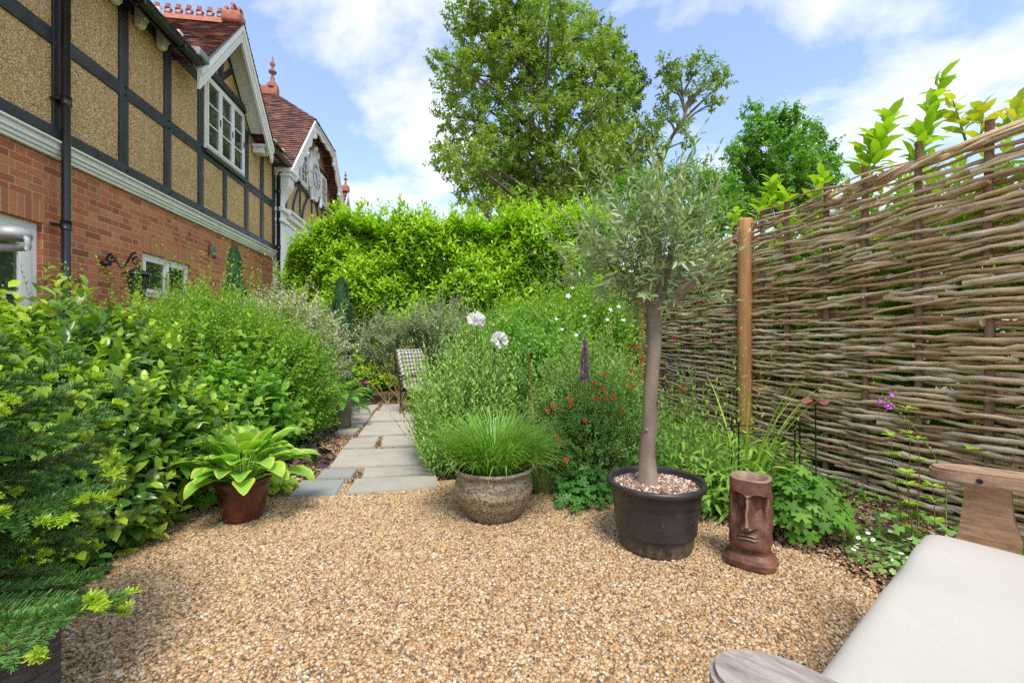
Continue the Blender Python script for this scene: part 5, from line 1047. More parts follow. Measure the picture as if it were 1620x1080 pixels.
mound('lime_heuchera', 'mound of ruffled lime-yellow leaves between the brown pot and the path', 'plant', (-1.66, 2.94), .19, .20, 150, .055, m_lime, RND5)
mound('lime_heuchera', 'mound of ruffled lime-green leaves left of the brown pot, in the shrubs\' shade', 'plant', (-1.93, 2.82), .22, .17, 130, .055, leafm('dull_lime', [(.16, .30, .04), (.24, .40, .05)], transl=.4), RND5)
pk = mound('plum_heuchera', 'dark plum-purple leaved plant with thin stalks at the left edge of the path', 'plant', (-1.72, 3.62), .22, .16, 90, .06, m_dkh, RND5)
g = G()
for k in range(14):
    b = np.array([-1.72, 3.62, .1]); q = b + np.array([.16 + .2 * rs.rand(), .15 * rs.randn(), .12 + .12 * rs.rand()]); t = np.linspace(0, 1, 6)[:, None]; g.tube(b + (q - b) * t + np.sin(t * 3.1) * (0, 0, .05), [.0018] * 6, 4, cap=False); g.inst((ICO, ICF), q[None], np.eye(3)[None], .008, .008, .012)
g.build('flower_stalks', m_dkh, pk, off=(-1.72, 3.62, .03))
mound('spotted_groundcover', 'low cream-spotted creeping plant on the soil beside the first paving slabs', 'plant', (-1.66, 3.32), .18, .07, 120, .028, m_cr, RND5)
mound('magenta_flowers', 'small clump of magenta-pink flowers beside the grey stone pot\'s hosta', 'flowers', GP(583, 618)[:2] - (0, .1), .18, .26, 90, .05, leafm('magenta_petal', [(.35, .03, .16), (.5, .06, .28), (.10, .18, .04)], transl=.2, tcol=(1, 1, 1), lowk=0), RND5)
def grassy(label, c): 
    return tuft('sedge_clump', label, 'grass', c, .02, 160, .3, .07, m_grs, .008, 1.2, 1.8)
grassy('small grassy clump at the far left corner of the path', GP(600, 628)[:2] - (.2, .1))
# ---------------------------------------------------------------- little fir in the planter
m_ndl = leafm('fir_needle', [(.045, .13, .035), (.085, .20, .045), (.14, .28, .06)], young=(.38, .52, .05), transl=.12, rough=.4); m_bud = leafm('new_needle', [(.32, .46, .04), (.42, .56, .06)], transl=.35)
FC = PLc + e1 * .25 + e2 * .25; fir = empty('little_fir', 'young fir with blue-green needles and lime new tips, growing in the timber planter', 'conifer', (FC[0], FC[1], .25))
g = G(); t = np.linspace(0, 1, 12); g.tube(np.stack([FC[0] + .01 * np.sin(t * 7), FC[1] + 0 * t, .25 + t * .92], 1), np.linspace(.02, .004, 12), 8); g.build('trunk', m_wood, fir, off=(FC[0], FC[1], .25))
NT = (np.array([(-.5, 0, 0), (.5, 0, 0), (.35, 1, .05), (-.35, 1, .05)]), np.array([[0, 1, 2, 3]]))
def needled(g, pts, r, den, nl_, young=0., tw=.0028):
    pts = np.array(pts); g.tube(pts, np.linspace(r, r * .4, len(pts)), 5, 1, cap=False); seg = np.linalg.norm(np.diff(pts, axis=0), axis=1); Lt = seg.sum(); n = int(Lt * den); s = np.sort(rs.rand(n)) * Lt; cs_ = np.concatenate([[0], np.cumsum(seg)])
    p = np.stack([np.interp(s, cs_, pts[:, k]) for k in range(3)], 1); tg = nrm(np.gradient(pts, axis=0)); tt = nrm(np.stack([np.interp(s, cs_, tg[:, k]) for k in range(3)], 1))
    sd = nrm(np.cross(tt, up)); un = np.cross(sd, tt); a = rs.rand(n) * 6.28; sg = np.cos(a); rad = sd * sg[:, None] + un * (np.sin(a) * .55 + .35)[:, None]; d = nrm(tt * .55 + rad)
    g.inst(NT, p, frames(d, nrm(un + .3 * rs.randn(n, 3))), tw, nl_ * (.7 + .5 * rs.rand(n)) * (1 - .3 * (s / Lt) ** 4), .02, 0 if young < .5 else 2, None, 0.)
gN = 0
for k in range(46):
    f = k / 45; z = .44 + f * .76; RB_ = (.56 * (1 - f) + .12) * (.9 + .25 * rs.rand()); az = k * 2.4 + rs.rand() * .5
    while RB_ > .1 and (FC[0] + RB_ * math.cos(az)) / max(.3, FC[1] + RB_ * math.sin(az)) > -.90: RB_ *= .93
    if .75 < f: RB_ *= .8
    g = G(); h = np.array([math.cos(az), math.sin(az), 0]); sd = np.array([-h[1], h[0], 0]); t = np.linspace(0, 1, 9); el = -.12 + .45 * f
    main = np.array([FC[0], FC[1], z]) + h * (t * RB_)[:, None] + up * (RB_ * (t * el + .10 * t ** 2 - .10 * np.sin(t * 3)))[:, None]; needled(g, main, .004, 1300, .023)
    nsub = int(RB_ / .045)
    for j in range(1, nsub + 1):
        u = j / (nsub + 1); b0 = main[0] + (main[-1] - main[0]) * u; b0 = np.array([np.interp(u, t, main[:, q]) for q in range(3)])
        for sg in (1, -1):
            Ls = RB_ * .42 * (1 - u) ** .7 * (.8 + .4 * rs.rand()) + .03; dirn = nrm(h * .75 + sd * sg * .8 + up * (.10 * rs.randn() - .06)); tt = np.linspace(0, 1, 5)[:, None]; pts = b0 + dirn * tt * Ls - up * tt ** 2 * .06 * Ls; needled(g, pts, .0018, 1500, .021)
            if rs.rand() < .3 + .35 * f: 
                for q in range(3): needled(g, pts[-1] + np.array([[0, 0, 0], 1, 2])[:0] if False else np.array([pts[-1], pts[-1] + (dirn + .6 * rs.randn(3)) * .008, pts[-1] + (dirn + .4 * rs.randn(3)) * .02]), .001, 1500, .015, 1.)
    if rs.rand() < .35 + .5 * f: 
        for q in range(4): needled(g, np.array([main[-1], main[-1] + (h + .6 * rs.randn(3)) * .01, main[-1] + (h + .5 * rs.randn(3)) * .028]), .001, 1500, .018, 1.)
    g.build('branch', [m_ndl, m_rstem, m_bud], fir, off=(FC[0], FC[1], .25))
# ---------------------------------------------------------------- olive crown
m_oliv = leafm('olive_leaf', [(.10, .17, .07), (.18, .27, .12), (.30, .39, .20), (.50, .56, .38)], young=(.42, .54, .17), transl=.3, rough=.38, spec=.5, tcol=(1.1, 1.2, .7))
m_obark = M_('olive_bark', (.28, .22, .165), (.15, .115, .085), .85, 7, .7, 45, stretch=(1.5, 1.5, .5))
g = G(); T_ = np.array([P(a_, b_, 2.2) for a_, b_ in ((1026, 745), (1023, 715), (1028, 670), (1029, 620), (1034, 560), (1035, 515), (1035, 487), (1037, 465))]); T_[0, 2] = .30
g.tube(T_, [.052, .039, .037, .034, .034, .038, .039, .030], 20); 
for (px, py, s) in ((1022, 548, -1), (1041, 497, .3), (1044, 523, .6), (1042, 636, .8), (1023, 680, -.8)):
    c_ = P(px, py, 2.17); g.inst((ICO, ICF), c_[None], np.eye(3)[None], .010, .010, .013)
g.build('trunk', m_obark, olive, off=tuple(OL + (0, 0, .30)))
oc = P(1015, 402, 2.2); lim = []
for k in range(12):
    a = k * 2.4; e = .5 + .9 * rs.rand(); L_ = .26 + .2 * rs.rand(); t = np.linspace(0, 1, 7)[:, None]; d = np.array([math.cos(a) * math.cos(e), math.sin(a) * math.cos(e), math.sin(e)]); b0 = T_[-2]; pts = b0 + d * t * L_ + np.sin(t * 3.1) * rs.randn(3) * .03; lim.append(pts)
    g = G(); g.tube(pts, np.linspace(.016, .005, 7), 7); g.build('limb', m_obark, olive, off=tuple(OL + (0, 0, .30)))
g = G(); ob = [(oc[0], oc[1], oc[2] - .04, .27, .27, .20), (oc[0] - .04, oc[1], oc[2] + .12, .19, .2, .17), (oc[0] + .14, oc[1] + .05, oc[2] + .08, .19, .2, .16), (oc[0] - .17, oc[1] - .05, oc[2] - .06, .18, .2, .14), (oc[0] + .17, oc[1], oc[2] - .12, .18, .2, .13)]
OLF = W1t(leaf6(.2, .2, .1)); p, n = shell(ob, 235, .4, 1.08, .45, 2, .9)
shoots(g, p - nrm(n) * .03, n + up * .35 + .5 * rs.randn(len(p), 3), .18, 13, OLF, .058, .0125, 0, 1, opp=True, tipy=.8, bend=.35, spread=.9, tr=.0016)
p, n = shell(ob, 90, .85, 1.05, .1, 1, 1.0); shoots(g, p, n * .6 + up * .9 + .4 * rs.randn(len(p), 3), .28, 18, OLF, .056, .012, 0, 1, opp=True, tipy=1., bend=.3, spread=.8, tr=.0018)
g.build('crown', [m_oliv, m_obark], olive, off=tuple(OL + (0, 0, .30)))
# ---------------------------------------------------------------- right border
m_will = leafm('willow_leaf', [(.14, .29, .05), (.22, .42, .07), (.32, .52, .13), (.46, .60, .26)], young=(.46, .64, .16), transl=.35, rough=.45)
def upright(name, label, cat, c, r, h, n, ll, lw, mats, nl=26, lean=.25, group=None, tpl=None, opp=False, base_z=.02, hv=.3, start=.12, tr=.0028, spread=1., tipy=.8, part='foliage', agep=2.2, ts=.4, droop=0.):
    """clump of upright leafy stems"""
    root = empty(name, label, cat, (c[0], c[1], base_z), 0, group); a = rs.rand(n) * 6.28; q = np.sqrt(rs.rand(n)); rr = np.array(r if np.ndim(r) else (r, r))
    p = np.stack([c[0] + rr[0] * q * np.cos(a), c[1] + rr[1] * q * np.sin(a), np.full(n, base_z)], 1); out = np.stack([np.cos(a), np.sin(a), 0 * a], 1); d = nrm(up + out * q[:, None] * lean + .07 * rs.randn(n, 3))
    g = G(); shoots(g, p, d, h * (1 - hv * q ** 2), nl, W1t(tpl or leaf6(.3, .12, .12)), ll, lw, 0, 1, opp=opp, bend=.12, start=start, tip_small=ts, tr=tr, spread=spread, tipy=tipy, agep=agep, droop=droop); g.build(part, mats, root, off=(c[0], c[1], base_z)); return root, p, d
upright('silvery_perennial', 'tall soft clump of narrow silvery-green leaves beside the path, left of the grass pot', 'perennial', (-.33, 3.8), (.44, .48), 1.0, 300, .072, .019, [m_will, m_gstem], 26, .22)
upright('silvery_perennial', 'lower leafy silver-green clump spilling onto the end of the path behind the banded pot', 'perennial', (-.42, 3.42), (.2, .2), .68, 120, .045, .014, [m_will, m_gstem], 24, .5)
m_grn1 = leafm('border_leaf', [(.07, .21, .03), (.13, .33, .04), (.20, .43, .05)], young=(.26, .44, .05), transl=.35, rough=.4)
m_grn2 = leafm('yellow_green_leaf', [(.08, .20, .03), (.15, .32, .035), (.25, .43, .05)], young=(.36, .54, .07), transl=.4, rough=.42)
m_peo = leafm('peony_leaf', [(.03, .11, .025), (.05, .16, .03), (.08, .21, .04)], transl=.3, rough=.3)
def pom(g, c, r, n, mi=0):
    u = nrm(rs.randn(n, 3)); q = np.cross(u, rs.randn(n, 3)); d = nrm(nrm(q) * .8 + u * .8); g.inst(PET, c + u * r * .3, frames(d, u), r * 1.0, r * .8, r * .6, mi)
def petals(g, c, r, n, mi=0, cup=.6, layers=3, axis=None):
    ax_ = nrm(np.array(axis if axis is not None else (0, 0, 1.))); t1 = nrm(np.cross(ax_, (.3, .8, .1))); t2 = np.cross(ax_, t1)
    for l in range(layers):
        f = l / max(layers - 1, 1); m_ = n; a = np.arange(m_) * 6.283 / m_ + l * .4; o = np.cos(a)[:, None] * t1 + np.sin(a)[:, None] * t2; e = .15 + cup * (1.3 * (1 - f)); d = nrm(o * math.cos(e) + ax_ * math.sin(e) + .12 * rs.randn(m_, 3)); g.inst(PET, np.tile(c, (m_, 1)) + d * r * .1, frames(d, nrm(ax_ - o * .6)), r * .85, r * (.8 + .3 * f), r * .6, mi)
PET = (np.array([(0, 0, 0), (.32, .35, .03), (-.32, .35, .03), (.48, .75, .16), (0, .7, .02), (-.48, .75, .16), (.28, 1, .3), (0, .93, .22), (-.28, 1, .28)]), [[0, 1, 4], [0, 4, 2], [1, 3, 4], [4, 5, 2], [3, 6, 7, 4], [4, 7, 8, 5]])
m_whp = leafm('white_petal', [(.80, .76, .68), (.86, .84, .80)], transl=.5, rough=.6, tcol=(1.1, 1.1, 1.05)); m_bud2 = M_('flower_bud', (.55, .35, .24), (.35, .32, .12), .6, 30, 0)
peo, _, _ = upright('peony', 'peony with dark leaves and two large white blooms, rising above the silvery clump', 'perennial', (-.17, 3.75), (.30, .22), .92, 60, .13, .045, [m_peo, m_gstem], 11, .3, tpl=leaf6(.4, .15, .25), tr=.005)
for (px, py, r) in ((755, 507, .078), (791, 538, .074)):
    c_ = P(px, py, 3.6); g = G(); pom(g, c_, r * .88, 40); fl = g.build('bloom', m_whp, peo, off=(-.17, 3.85, .02)); g = G(); b0 = np.array([c_[0] + .03, 3.8, .05]); t = np.linspace(0, 1, 7)[:, None]; g.tube(b0 + (c_ - b0) * t, [.004] * 7, 6); g.build('flower_stem', m_gstem, peo, off=(-.17, 3.85, .02))
for (px, py) in ((741, 525), (752, 526), (781, 515)):
    c_ = P(px, py, 3.6); g = G(); g.inst((ICO, ICF), c_[None], np.eye(3)[None], .017); g.build('bud', m_bud2, peo, off=(-.17, 3.85, .02)); g = G(); b0 = np.array([c_[0] + .02, 3.8, .4]); t = np.linspace(0, 1, 6)[:, None]; g.tube(b0 + (c_ - b0) * t, [.0025] * 6, 5); g.build('flower_stem', m_gstem, peo, off=(-.17, 3.85, .02))
c_ = P(838, 560, 3.1); g = G(); g.tube([(c_[0] + .06, 3.1, 0), (c_[0] + .02, 3.1, c_[2] * .6), (c_[0] - .01, 3.1, c_[2])], .006, 8); o = g.build('garden_cane', M_('bamboo', (.48, .30, .12), (.36, .2, .08), .6, 20, .1), None, off=(c_[0] + .06, 3.1, 0)); tag(o, 'thin tan bamboo cane standing behind the grass pot', 'cane')
# back of the border
shrub('yellow_green_shrub', 'tall yellow-green shrub with scattered white flowers, between hedge and olive trunk', 'shrub', [(.35, 5.8, .85, .5, .5, .55), (1.1, 5.6, .95, .45, .5, .6), (.75, 5.2, .7, .5, .45, .5), (1.0, 6.2, 1.25, .5, .5, .4), (.55, 5.4, 1.05, .3, .3, .3)],
      1100, .38, 13, leaf2(.28), .075, .034, [m_grn2, m_gstem], base=(.8, 5.7, 0), updir=1.3, inner=.5, bend=.4, lump=.45, k=2.2)
shrub('border_shrub', 'mid-green leafy shrub in the border right of the white peonies', 'shrub', [(.25, 4.3, .62, .36, .4, .45), (.55, 4.0, .55, .3, .35, .42), (.0, 4.7, .8, .4, .4, .4)],
      1100, .18, 10, leaf6(.45, .15, .15), .06, .03, [m_grn1, m_gstem], base=(.3, 4.3, 0), updir=.7, inner=.4)
shrub('lime_shrub', 'bright lime-leaved bush behind the peonies at the foot of the hedge', 'shrub', [(-.25, 6.4, .95, .5, .4, .5), (.35, 6.9, 1.1, .5, .4, .5)], 1000, .2, 10, leaf2(.3), .055, .028, [m_grn2, m_gstem], base=(0, 6.6, 0), updir=.7, inner=.4)
m_jas = M_('white_flower', (.8, .8, .76), (.7, .7, .66), .6, 10, 0)
STAR = (np.array([(0, 0, 0)] + [(math.cos(a) * (1 if k % 2 == 0 else .35), math.sin(a) * (1 if k % 2 == 0 else .35), .1 * (k % 2 == 0)) for k, a in enumerate(np.linspace(0, 2 * math.pi, 10, endpoint=False))]), [[0, 1 + i, 1 + (i + 1) % 10] for i in range(10)])
def flowers(parent, name, pts, r, mat_, off, tilt=.5, tpl=STAR, axis=(0, -.7, .6)):
    for q in pts:
        g = G(); n_ = nrm(np.array(axis) + tilt * rs.randn(3) * .6); g.inst(tpl, np.array(q)[None], frames(nrm(np.cross(n_, rs.randn(3)))[None], n_[None]), r * (.8 + .4 * rs.rand()), mi=0); g.build(name, mat_, parent, off=off)
ys_ = bpy.data.objects['yellow_green_shrub']
flowers(ys_, 'flower', [P(px, py, 4.85 + .2 * rs.rand()) for px, py in ((916, 433), (930, 441), (966, 490), (979, 485), (986, 506), (899, 468), (889, 521), (957, 572), (970, 574), (961, 505), (905, 455), (942, 470), (1001, 515), (925, 500), (880, 505), (912, 530))], .035, m_jas, (.8, 5.7, 0))
# red-flowered fine shrub
m_fine = leafm('tiny_leaf', [(.10, .24, .05), (.17, .34, .07), (.26, .43, .11), (.42, .50, .26)], transl=.35)
rsh = shrub('red_flowered_shrub', 'bushy tiny-leaved plant dotted with small red flowers between the grass pot and the black tub', 'shrub', [(.52, 3.0, .34, .30, .26, .32), (.78, 3.15, .42, .28, .26, .36), (.35, 3.3, .42, .22, .25, .38), (.62, 3.4, .55, .32, .3, .36)],
      1300, .15, 12, leaf2(.3), .032, .016, [m_fine, m_rstem], base=(.6, 3.2, 0), updir=.7, inner=.5, bend=.4, lump=.25)
m_red = leafm('red_petal', [(.55, .03, .02), (.68, .06, .03), (.6, .1, .07)], transl=.2, rough=.5, tcol=(1.2, .8, .7))
RP = [(866, 651), (904, 639), (881, 691), (936, 704), (896, 727), (957, 593), (1000, 612), (943, 630), (958, 628), (971, 630), (953, 615), (940, 605), (1015, 570), (1005, 549), (998, 587), (875, 642), (925, 665), (985, 650), (901, 632)]
for (px, py) in RP:
    c_ = P(px, py, 2.62 + .25 * rs.rand()); g = G(); petals(g, c_, .013, 5, 0, .5, 2, (.1, -.8, .4)); b0 = c_ + (rs.randn() * .02, .08, -.09); g.tube([b0, (b0 + c_) / 2 + (0, 0, .01), c_], [.0012] * 3, 4, 1, cap=False); g.build('flower', [m_red, m_gstem], rsh, off=(.6, 3.2, 0))
mound('hardy_geranium', 'low mid-green lobed foliage at the gravel edge between the grass pot and the black tub', 'plant', (.47, 2.80), .20, .24, 210, .05, m_anem, JAG)
mound('palmate_seedling', 'small plant with fingered leaves lying on the gravel left of the black tub', 'plant', (.36, 2.66), .09, .10, 16, .075, m_anem, palm(7, .5, .75, .2, .1))
# lupin
Lp = P(925, 600, 2.9); lup = empty('lupin', 'single deep purple lupin spike standing left of the olive trunk', 'flower', (Lp[0], Lp[1], 0)); off = (Lp[0], Lp[1], 0)
zt0, zt1 = P(0, 602, 2.9)[2], P(0, 538, 2.9)[2]; g = G(); n = 300; t = rs.rand(n); a = rs.rand(n) * 6.28; r = .027 * (1 - .75 * t ** 1.6); p = np.stack([Lp[0] + r * np.cos(a), Lp[1] + r * np.sin(a), zt0 + (zt1 - zt0) * np.round(t * 20) / 20], 1); d = nrm(np.stack([np.cos(a), np.sin(a), .5 + 0 * a], 1)); g.inst((ICO, ICF), p, frames(d, np.tile(up, (n, 1))), .005, .008, .006, 0)
g.build('flower_spike', leafm('purple_petal', [(.08, .015, .12), (.16, .03, .20), (.26, .07, .28), (.40, .2, .36)], transl=.15, tcol=(1, 1, 1), lowk=0), lup, off=off)
g = G(); g.tube([(Lp[0] + .02, Lp[1], 0), (Lp[0], Lp[1], zt0), (Lp[0], Lp[1], zt1)], [.006, .005, .002], 6); g.build('stem', m_gstem, lup, off=off)
g = G(); k = 26; a = rs.rand(k) * 6.28; r = .05 + .2 * rs.rand(k); p = np.stack([Lp[0] + r * np.cos(a), Lp[1] + .1 + r * np.sin(a), .25 + .4 * rs.rand(k)], 1); g.inst(palm(9, .5, .85, 0, .1), p, frames(nrm(rs.randn(k, 3) * (1, 1, .2)), nrm(up + .5 * rs.randn(k, 3))), .13, .13, .13); g.build('leaf', m_anem, lup, off=off)
# purple salvia and wispy stems right of the trunk
m_sal = leafm('salvia_petal', [(.07, .03, .20), (.14, .05, .32), (.2, .08, .38)], transl=.15, tcol=(1, 1, 1))
sv, p_, d_ = upright('purple_salvia', 'thin purple salvia spikes right of the olive trunk in front of the hurdle', 'perennial', (1.32, 3.6), (.28, .25), .62, 46, .05, .016, [m_grn1, m_gstem], 14, .2, opp=True, tr=.002)
for k, (px, py) in enumerate(((1061, 575), (1073, 580), (1066, 590), (1083, 570), (1094, 588), (1100, 600), (1052, 600), (1116, 590))):
    c_ = P(px, py, 3.4); g = G(); n = 60; t = rs.rand(n); a = rs.rand(n) * 6.28; p = np.stack([c_[0] + .007 * np.cos(a), c_[1] + .007 * np.sin(a), c_[2] - .09 + .18 * np.round(t * 12) / 12], 1); g.inst(W1t(leaf2(.3)), p, frames(nrm(np.stack([np.cos(a), np.sin(a), .6 + 0 * a], 1)), np.tile(up, (n, 1))), .006, .012, .01, 0); g.tube([(c_[0], c_[1], .05), (c_[0], c_[1], c_[2] + .09)], [.002, .001], 4, 1); g.build('flower_spike', [m_sal, m_gstem], sv, off=(1.32, 3.6, .02))
m_lmst = leafm('lime_willow_leaf', [(.22, .38, .03), (.32, .48, .05), (.42, .56, .08)], transl=.4)
upright('tall_stemmed_perennial', 'tall sparse lime-green stems beside the near orange post in front of the hurdle', 'perennial', (1.62, 3.35), (.34, .22), 1.05, 22, .055, .014, [m_lmst, m_gstem], 18, .25, tr=.002, hv=.35)
upright('leafy_perennial', 'mid-green leafy stems filling the border between the black tub and the orange post', 'perennial', (1.25, 3.05), (.38, .26), .50, 58, .07, .022, [m_grn1, m_gstem], 14, .4)
kn = empty('knautia', 'wiry plant with dark crimson button flowers on long thin stems before the hurdle', 'perennial', (1.45, 2.95, 0))
m_crim = leafm('crimson_petal', [(.26, .01, .07), (.42, .02, .12)], transl=.1, tcol=(1, 1, 1))
for (px, py) in ((1100, 517), (1150, 524), (1163, 493), (1168, 528), (1110, 478), (1128, 540), (1066, 535), (1079, 620), (1080, 612)):
    c_ = P(px, py, 2.95); g = G(); petals(g, c_, .014, 7, 0, .6, 3, (0, -.4, 1)); b0 = np.array([1.4 + (c_[0] - 1.4) * .5, 2.98, .02]); t = np.linspace(0, 1, 8)[:, None]; g.tube(b0 + (c_ - b0) * t + np.sin(t * 3.1) * (.03 * rs.randn(), 0, 0), [.0016] * 8, 4, 1, cap=False); g.build('flower', [m_crim, m_gstem], kn, off=(1.45, 2.95, 0))
g = G(); shoots(g, np.tile([1.45, 2.98, .02], (26, 1)) + rs.randn(26, 3) * (.1, .05, 0), up + .5 * rs.randn(26, 3), .3, 8, W1t(leaf6(.3)), .09, .02, 0, 1); g.build('foliage', [m_grn1, m_gstem], kn, off=(1.45, 2.95, 0))
# feathery herb behind the clay head, blades arching right
hb_, _, _ = upright('feathery_herb', 'leafy clump of long narrow toothed leaves inside the iron ring support behind the clay head', 'perennial', (1.33, 2.62), (.22, .16), .48, 60, .12, .022, [leafm('herb_leaf', [(.12, .27, .04), (.19, .37, .05), (.28, .45, .09)], young=(.38, .54, .08), transl=.35), m_gstem], 11, .7, tpl=leaf6(.25, .15, .3), tr=.003, spread=1.1, droop=.15)
g = G()
for k in range(9):
    a = -.3 + rs.randn() * .9; blade(g, (1.36, 2.58, .04), a, 1.35 - .12 * rs.rand(), .75 + .35 * rs.rand(), .009, .55 + .4 * rs.rand(), strap, 12, 1, cup=0, edge=False)
g.build('long_blades', m_lmst, hb_, off=(1.33, 2.62, .02))
mound('low_herb', 'low jagged-leaved seedling clump at the gravel edge between the tub and the clay head', 'plant', (1.02, 2.60), .17, .22, 60, .085, leafm('poppy_leaf', [(.10, .26, .05), (.17, .36, .07)], transl=.35), palm(5, .4, .7, 2., .15))
# anemone right of the statue
mound('japanese_anemone', 'leafy green plant with large jagged leaves right of the clay head', 'plant', (1.50, 2.27), .19, .38, 190, .068, leafm('anemone_leaf', [(.05, .14, .02), (.10, .24, .03), (.18, .34, .05)], transl=.35, rough=.5, spec=.25), JAG, base_z=.03, tilt=.8)
mound('anemone_seedling', 'lighter jagged-leaved seedling on thin stalks between the leafy anemone and the bench', 'plant', (1.93, 2.12), .16, .26, 26, .06, leafm('pale_jagged', [(.14, .30, .06), (.22, .38, .09)], transl=.35), JAG3)
# climbing lime shoots and the purple verbascum near the bench
def climber(label, pts, n=16, lf=.05, group='lime shoots by the hurdle'):
    pts = np.array(pts); root = empty('young_shrub_shoot', label, 'shrub', (pts[0][0], pts[0][1], 0), 0, group); off = (pts[0][0], pts[0][1], 0); t = np.linspace(0, 1, 20); s = np.linspace(0, 1, len(pts)); q = np.stack([np.interp(t, s, pts[:, k]) for k in range(3)], 1)
    g = G(); g.tube(q, np.linspace(.003, .0015, 20), 5); g.build('stem', m_rstem, root, off=off); g = G(); k = max(3, n // 3); tt = np.linspace(.25, 1, k); c = np.stack([np.interp(tt, t, q[:, j]) for j in range(3)], 1)
    for cc_ in c: m_ = 9; a = rs.rand(m_) * 6.28; d = nrm(np.stack([np.cos(a), np.sin(a), .35 + .4 * rs.rand(m_)], 1)); g.inst(W1t(leaf6(.45, .2, .2)), np.tile(cc_, (m_, 1)), frames(d, np.tile(up, (m_, 1))), lf * .38, lf * (.7 + .5 * rs.rand(m_)), lf, 0)
    g.build('foliage', m_lmst, root, off=off)
for lab, pxs, Y in (('lime-leaved shoot climbing before the hurdle, leftmost of the three by the bench arm', ((1425, 800), (1412, 730), (1410, 690)), 2.15), ('lime-leaved shoot before the hurdle with its tip below the purple flower', ((1452, 800), (1455, 740), (1452, 695)), 2.2),
                    ('lime-leaved shoot topping out just above the far bench arm', ((1545, 800), (1538, 760), (1535, 712)), 2.0), ('lime-leaved shoot with leaves in tiers low against the hurdle beside the bench cushion', ((1442, 822), (1436, 775), (1433, 748)), 2.1), ('tall lime-leaved shoot directly above the purple flower spike', ((1437, 810), (1440, 700), (1437, 648)), 2.25),
                    ('lime-leaved shoot nearest the bench arm\'s front post', ((1480, 850), (1478, 800), (1476, 770)), 2.0)):
    pts = [P(a, b_, Y) for a, b_ in pxs]; pts.insert(0, np.array([pts[0][0], Y, .02])); climber(lab, pts, 13, .045)
vb = [P(1497, 760, 2.2), P(1478, 720, 2.2), P(1450, 680, 2.2), P(1425, 655, 2.2), P(1402, 632, 2.2), P(1376, 592, 2.2)]; vb.insert(0, np.array([vb[0][0], 2.2, .02])); vbo = empty('purple_verbascum', 'leaning stem with a bright magenta-purple flower cluster in front of the hurdle', 'flower', (vb[0][0], 2.2, 0)); off = (vb[0][0], 2.2, 0)
g = G(); g.tube(vb, np.linspace(.003, .0015, 7), 6); g.build('stem', m_gstem, vbo, off=off); c_ = P(1406, 638, 2.2); m_mag = leafm('purple_magenta_petal', [(.42, .05, .44), (.56, .10, .58), (.62, .2, .64)], transl=.2, tcol=(1, 1, 1))
g = G()
for k in range(16): petals(g, c_ + rs.randn(3) * (.016, .01, .022), .014, 5, 0, .3, 1, (.2 * rs.randn(), -1, .2 * rs.randn()))
g.build('flower_cluster', m_mag, vbo, off=off)
g = G(); t = rs.rand(60); q = np.stack([np.interp(t, np.linspace(0, 1, 7), np.array(vb)[:, k]) for k in range(3)], 1); g.inst(W1t(leaf2(.3)), q, frames(rs.randn(60, 3), rs.randn(60, 3)), .007, .014, .01); g.build('foliage', m_lmst, vbo, off=off)
# daisies
ds = mound('daisy_mat', 'low mat of small white daisies on the soil beside the bench cushion', 'flowers', (1.86, 2.0), .30, .09, 380, .024, m_fine, W1t(leaf2(.3)) if False else RND5)
DS = (np.array([(0, 0, .1)] + [(math.cos(a) * (1 if k % 2 == 0 else .8), math.sin(a) * (1 if k % 2 == 0 else .8), 0) for k, a in enumerate(np.linspace(0, 2 * math.pi, 24, endpoint=False))]), [[0, 1 + i, 1 + (i + 1) % 24] for i in range(24)])
m_yel = M_('daisy_eye', (.6, .4, .05), None, .8)
for k in range(60):
    a = rs.rand() * 6.28; r = .30 * math.sqrt(rs.rand()); q = np.array([1.86 + r * math.cos(a) * 1.1, 1.95 + r * math.sin(a), .09 + .06 * rs.rand()]); g = G(); n_ = nrm(up + .35 * rs.randn(3)); fr_ = frames(nrm(np.cross(n_, (1, .2, 0)))[None], n_[None]); g.inst(DS, q[None], fr_, .0105); g.inst((ICO, ICF), q[None] + n_ * .001, fr_, .0035, .0035, .002, 1); g.tube([q - (0, 0, .1), q], .0008, 3, 2, cap=False); g.build('daisy', [m_jas, m_yel, m_gstem], ds, off=(1.86, 1.93, .03))
# small stuff between: grassy clump right of grass pot
tuft('sedge_clump', 'thin pale sedge clump right of the banded pot', 'grass', (.22, 2.95), .02, 130, .42, .06, leafm('pale_sedge', [(.2, .3, .08), (.32, .38, .14)], transl=.35), .0035, 1.0, 1.4)
m_ground = leafm('creeper_leaf', [(.04, .13, .03), (.08, .2, .04), (.14, .28, .05)], transl=.3)
n = 5200; x = -3.6 + 2.4 * rs.rand(n); y = 1.8 + 5.4 * rs.rand(n); ok = (~in_gravel(x, y)) & (x < -.19 * y - .9) & (x > wallX(y) + .1) & (~in_poly(x, y, pp)); x, y = x[ok], y[ok]; g = G(); g.inst(W1t(leaf6(.6, .1, .1)), np.stack([x, y, .03 + .10 * rs.rand(len(x))], 1), frames(rs.randn(len(x), 3) * (1, 1, .3), nrm(up + .4 * rs.randn(len(x), 3))), .035, .055, .05); tag(g.build('left_ground_cover', m_ground), 'low leafy ground cover under the left-hand shrubs', 'ground cover', kind='stuff')
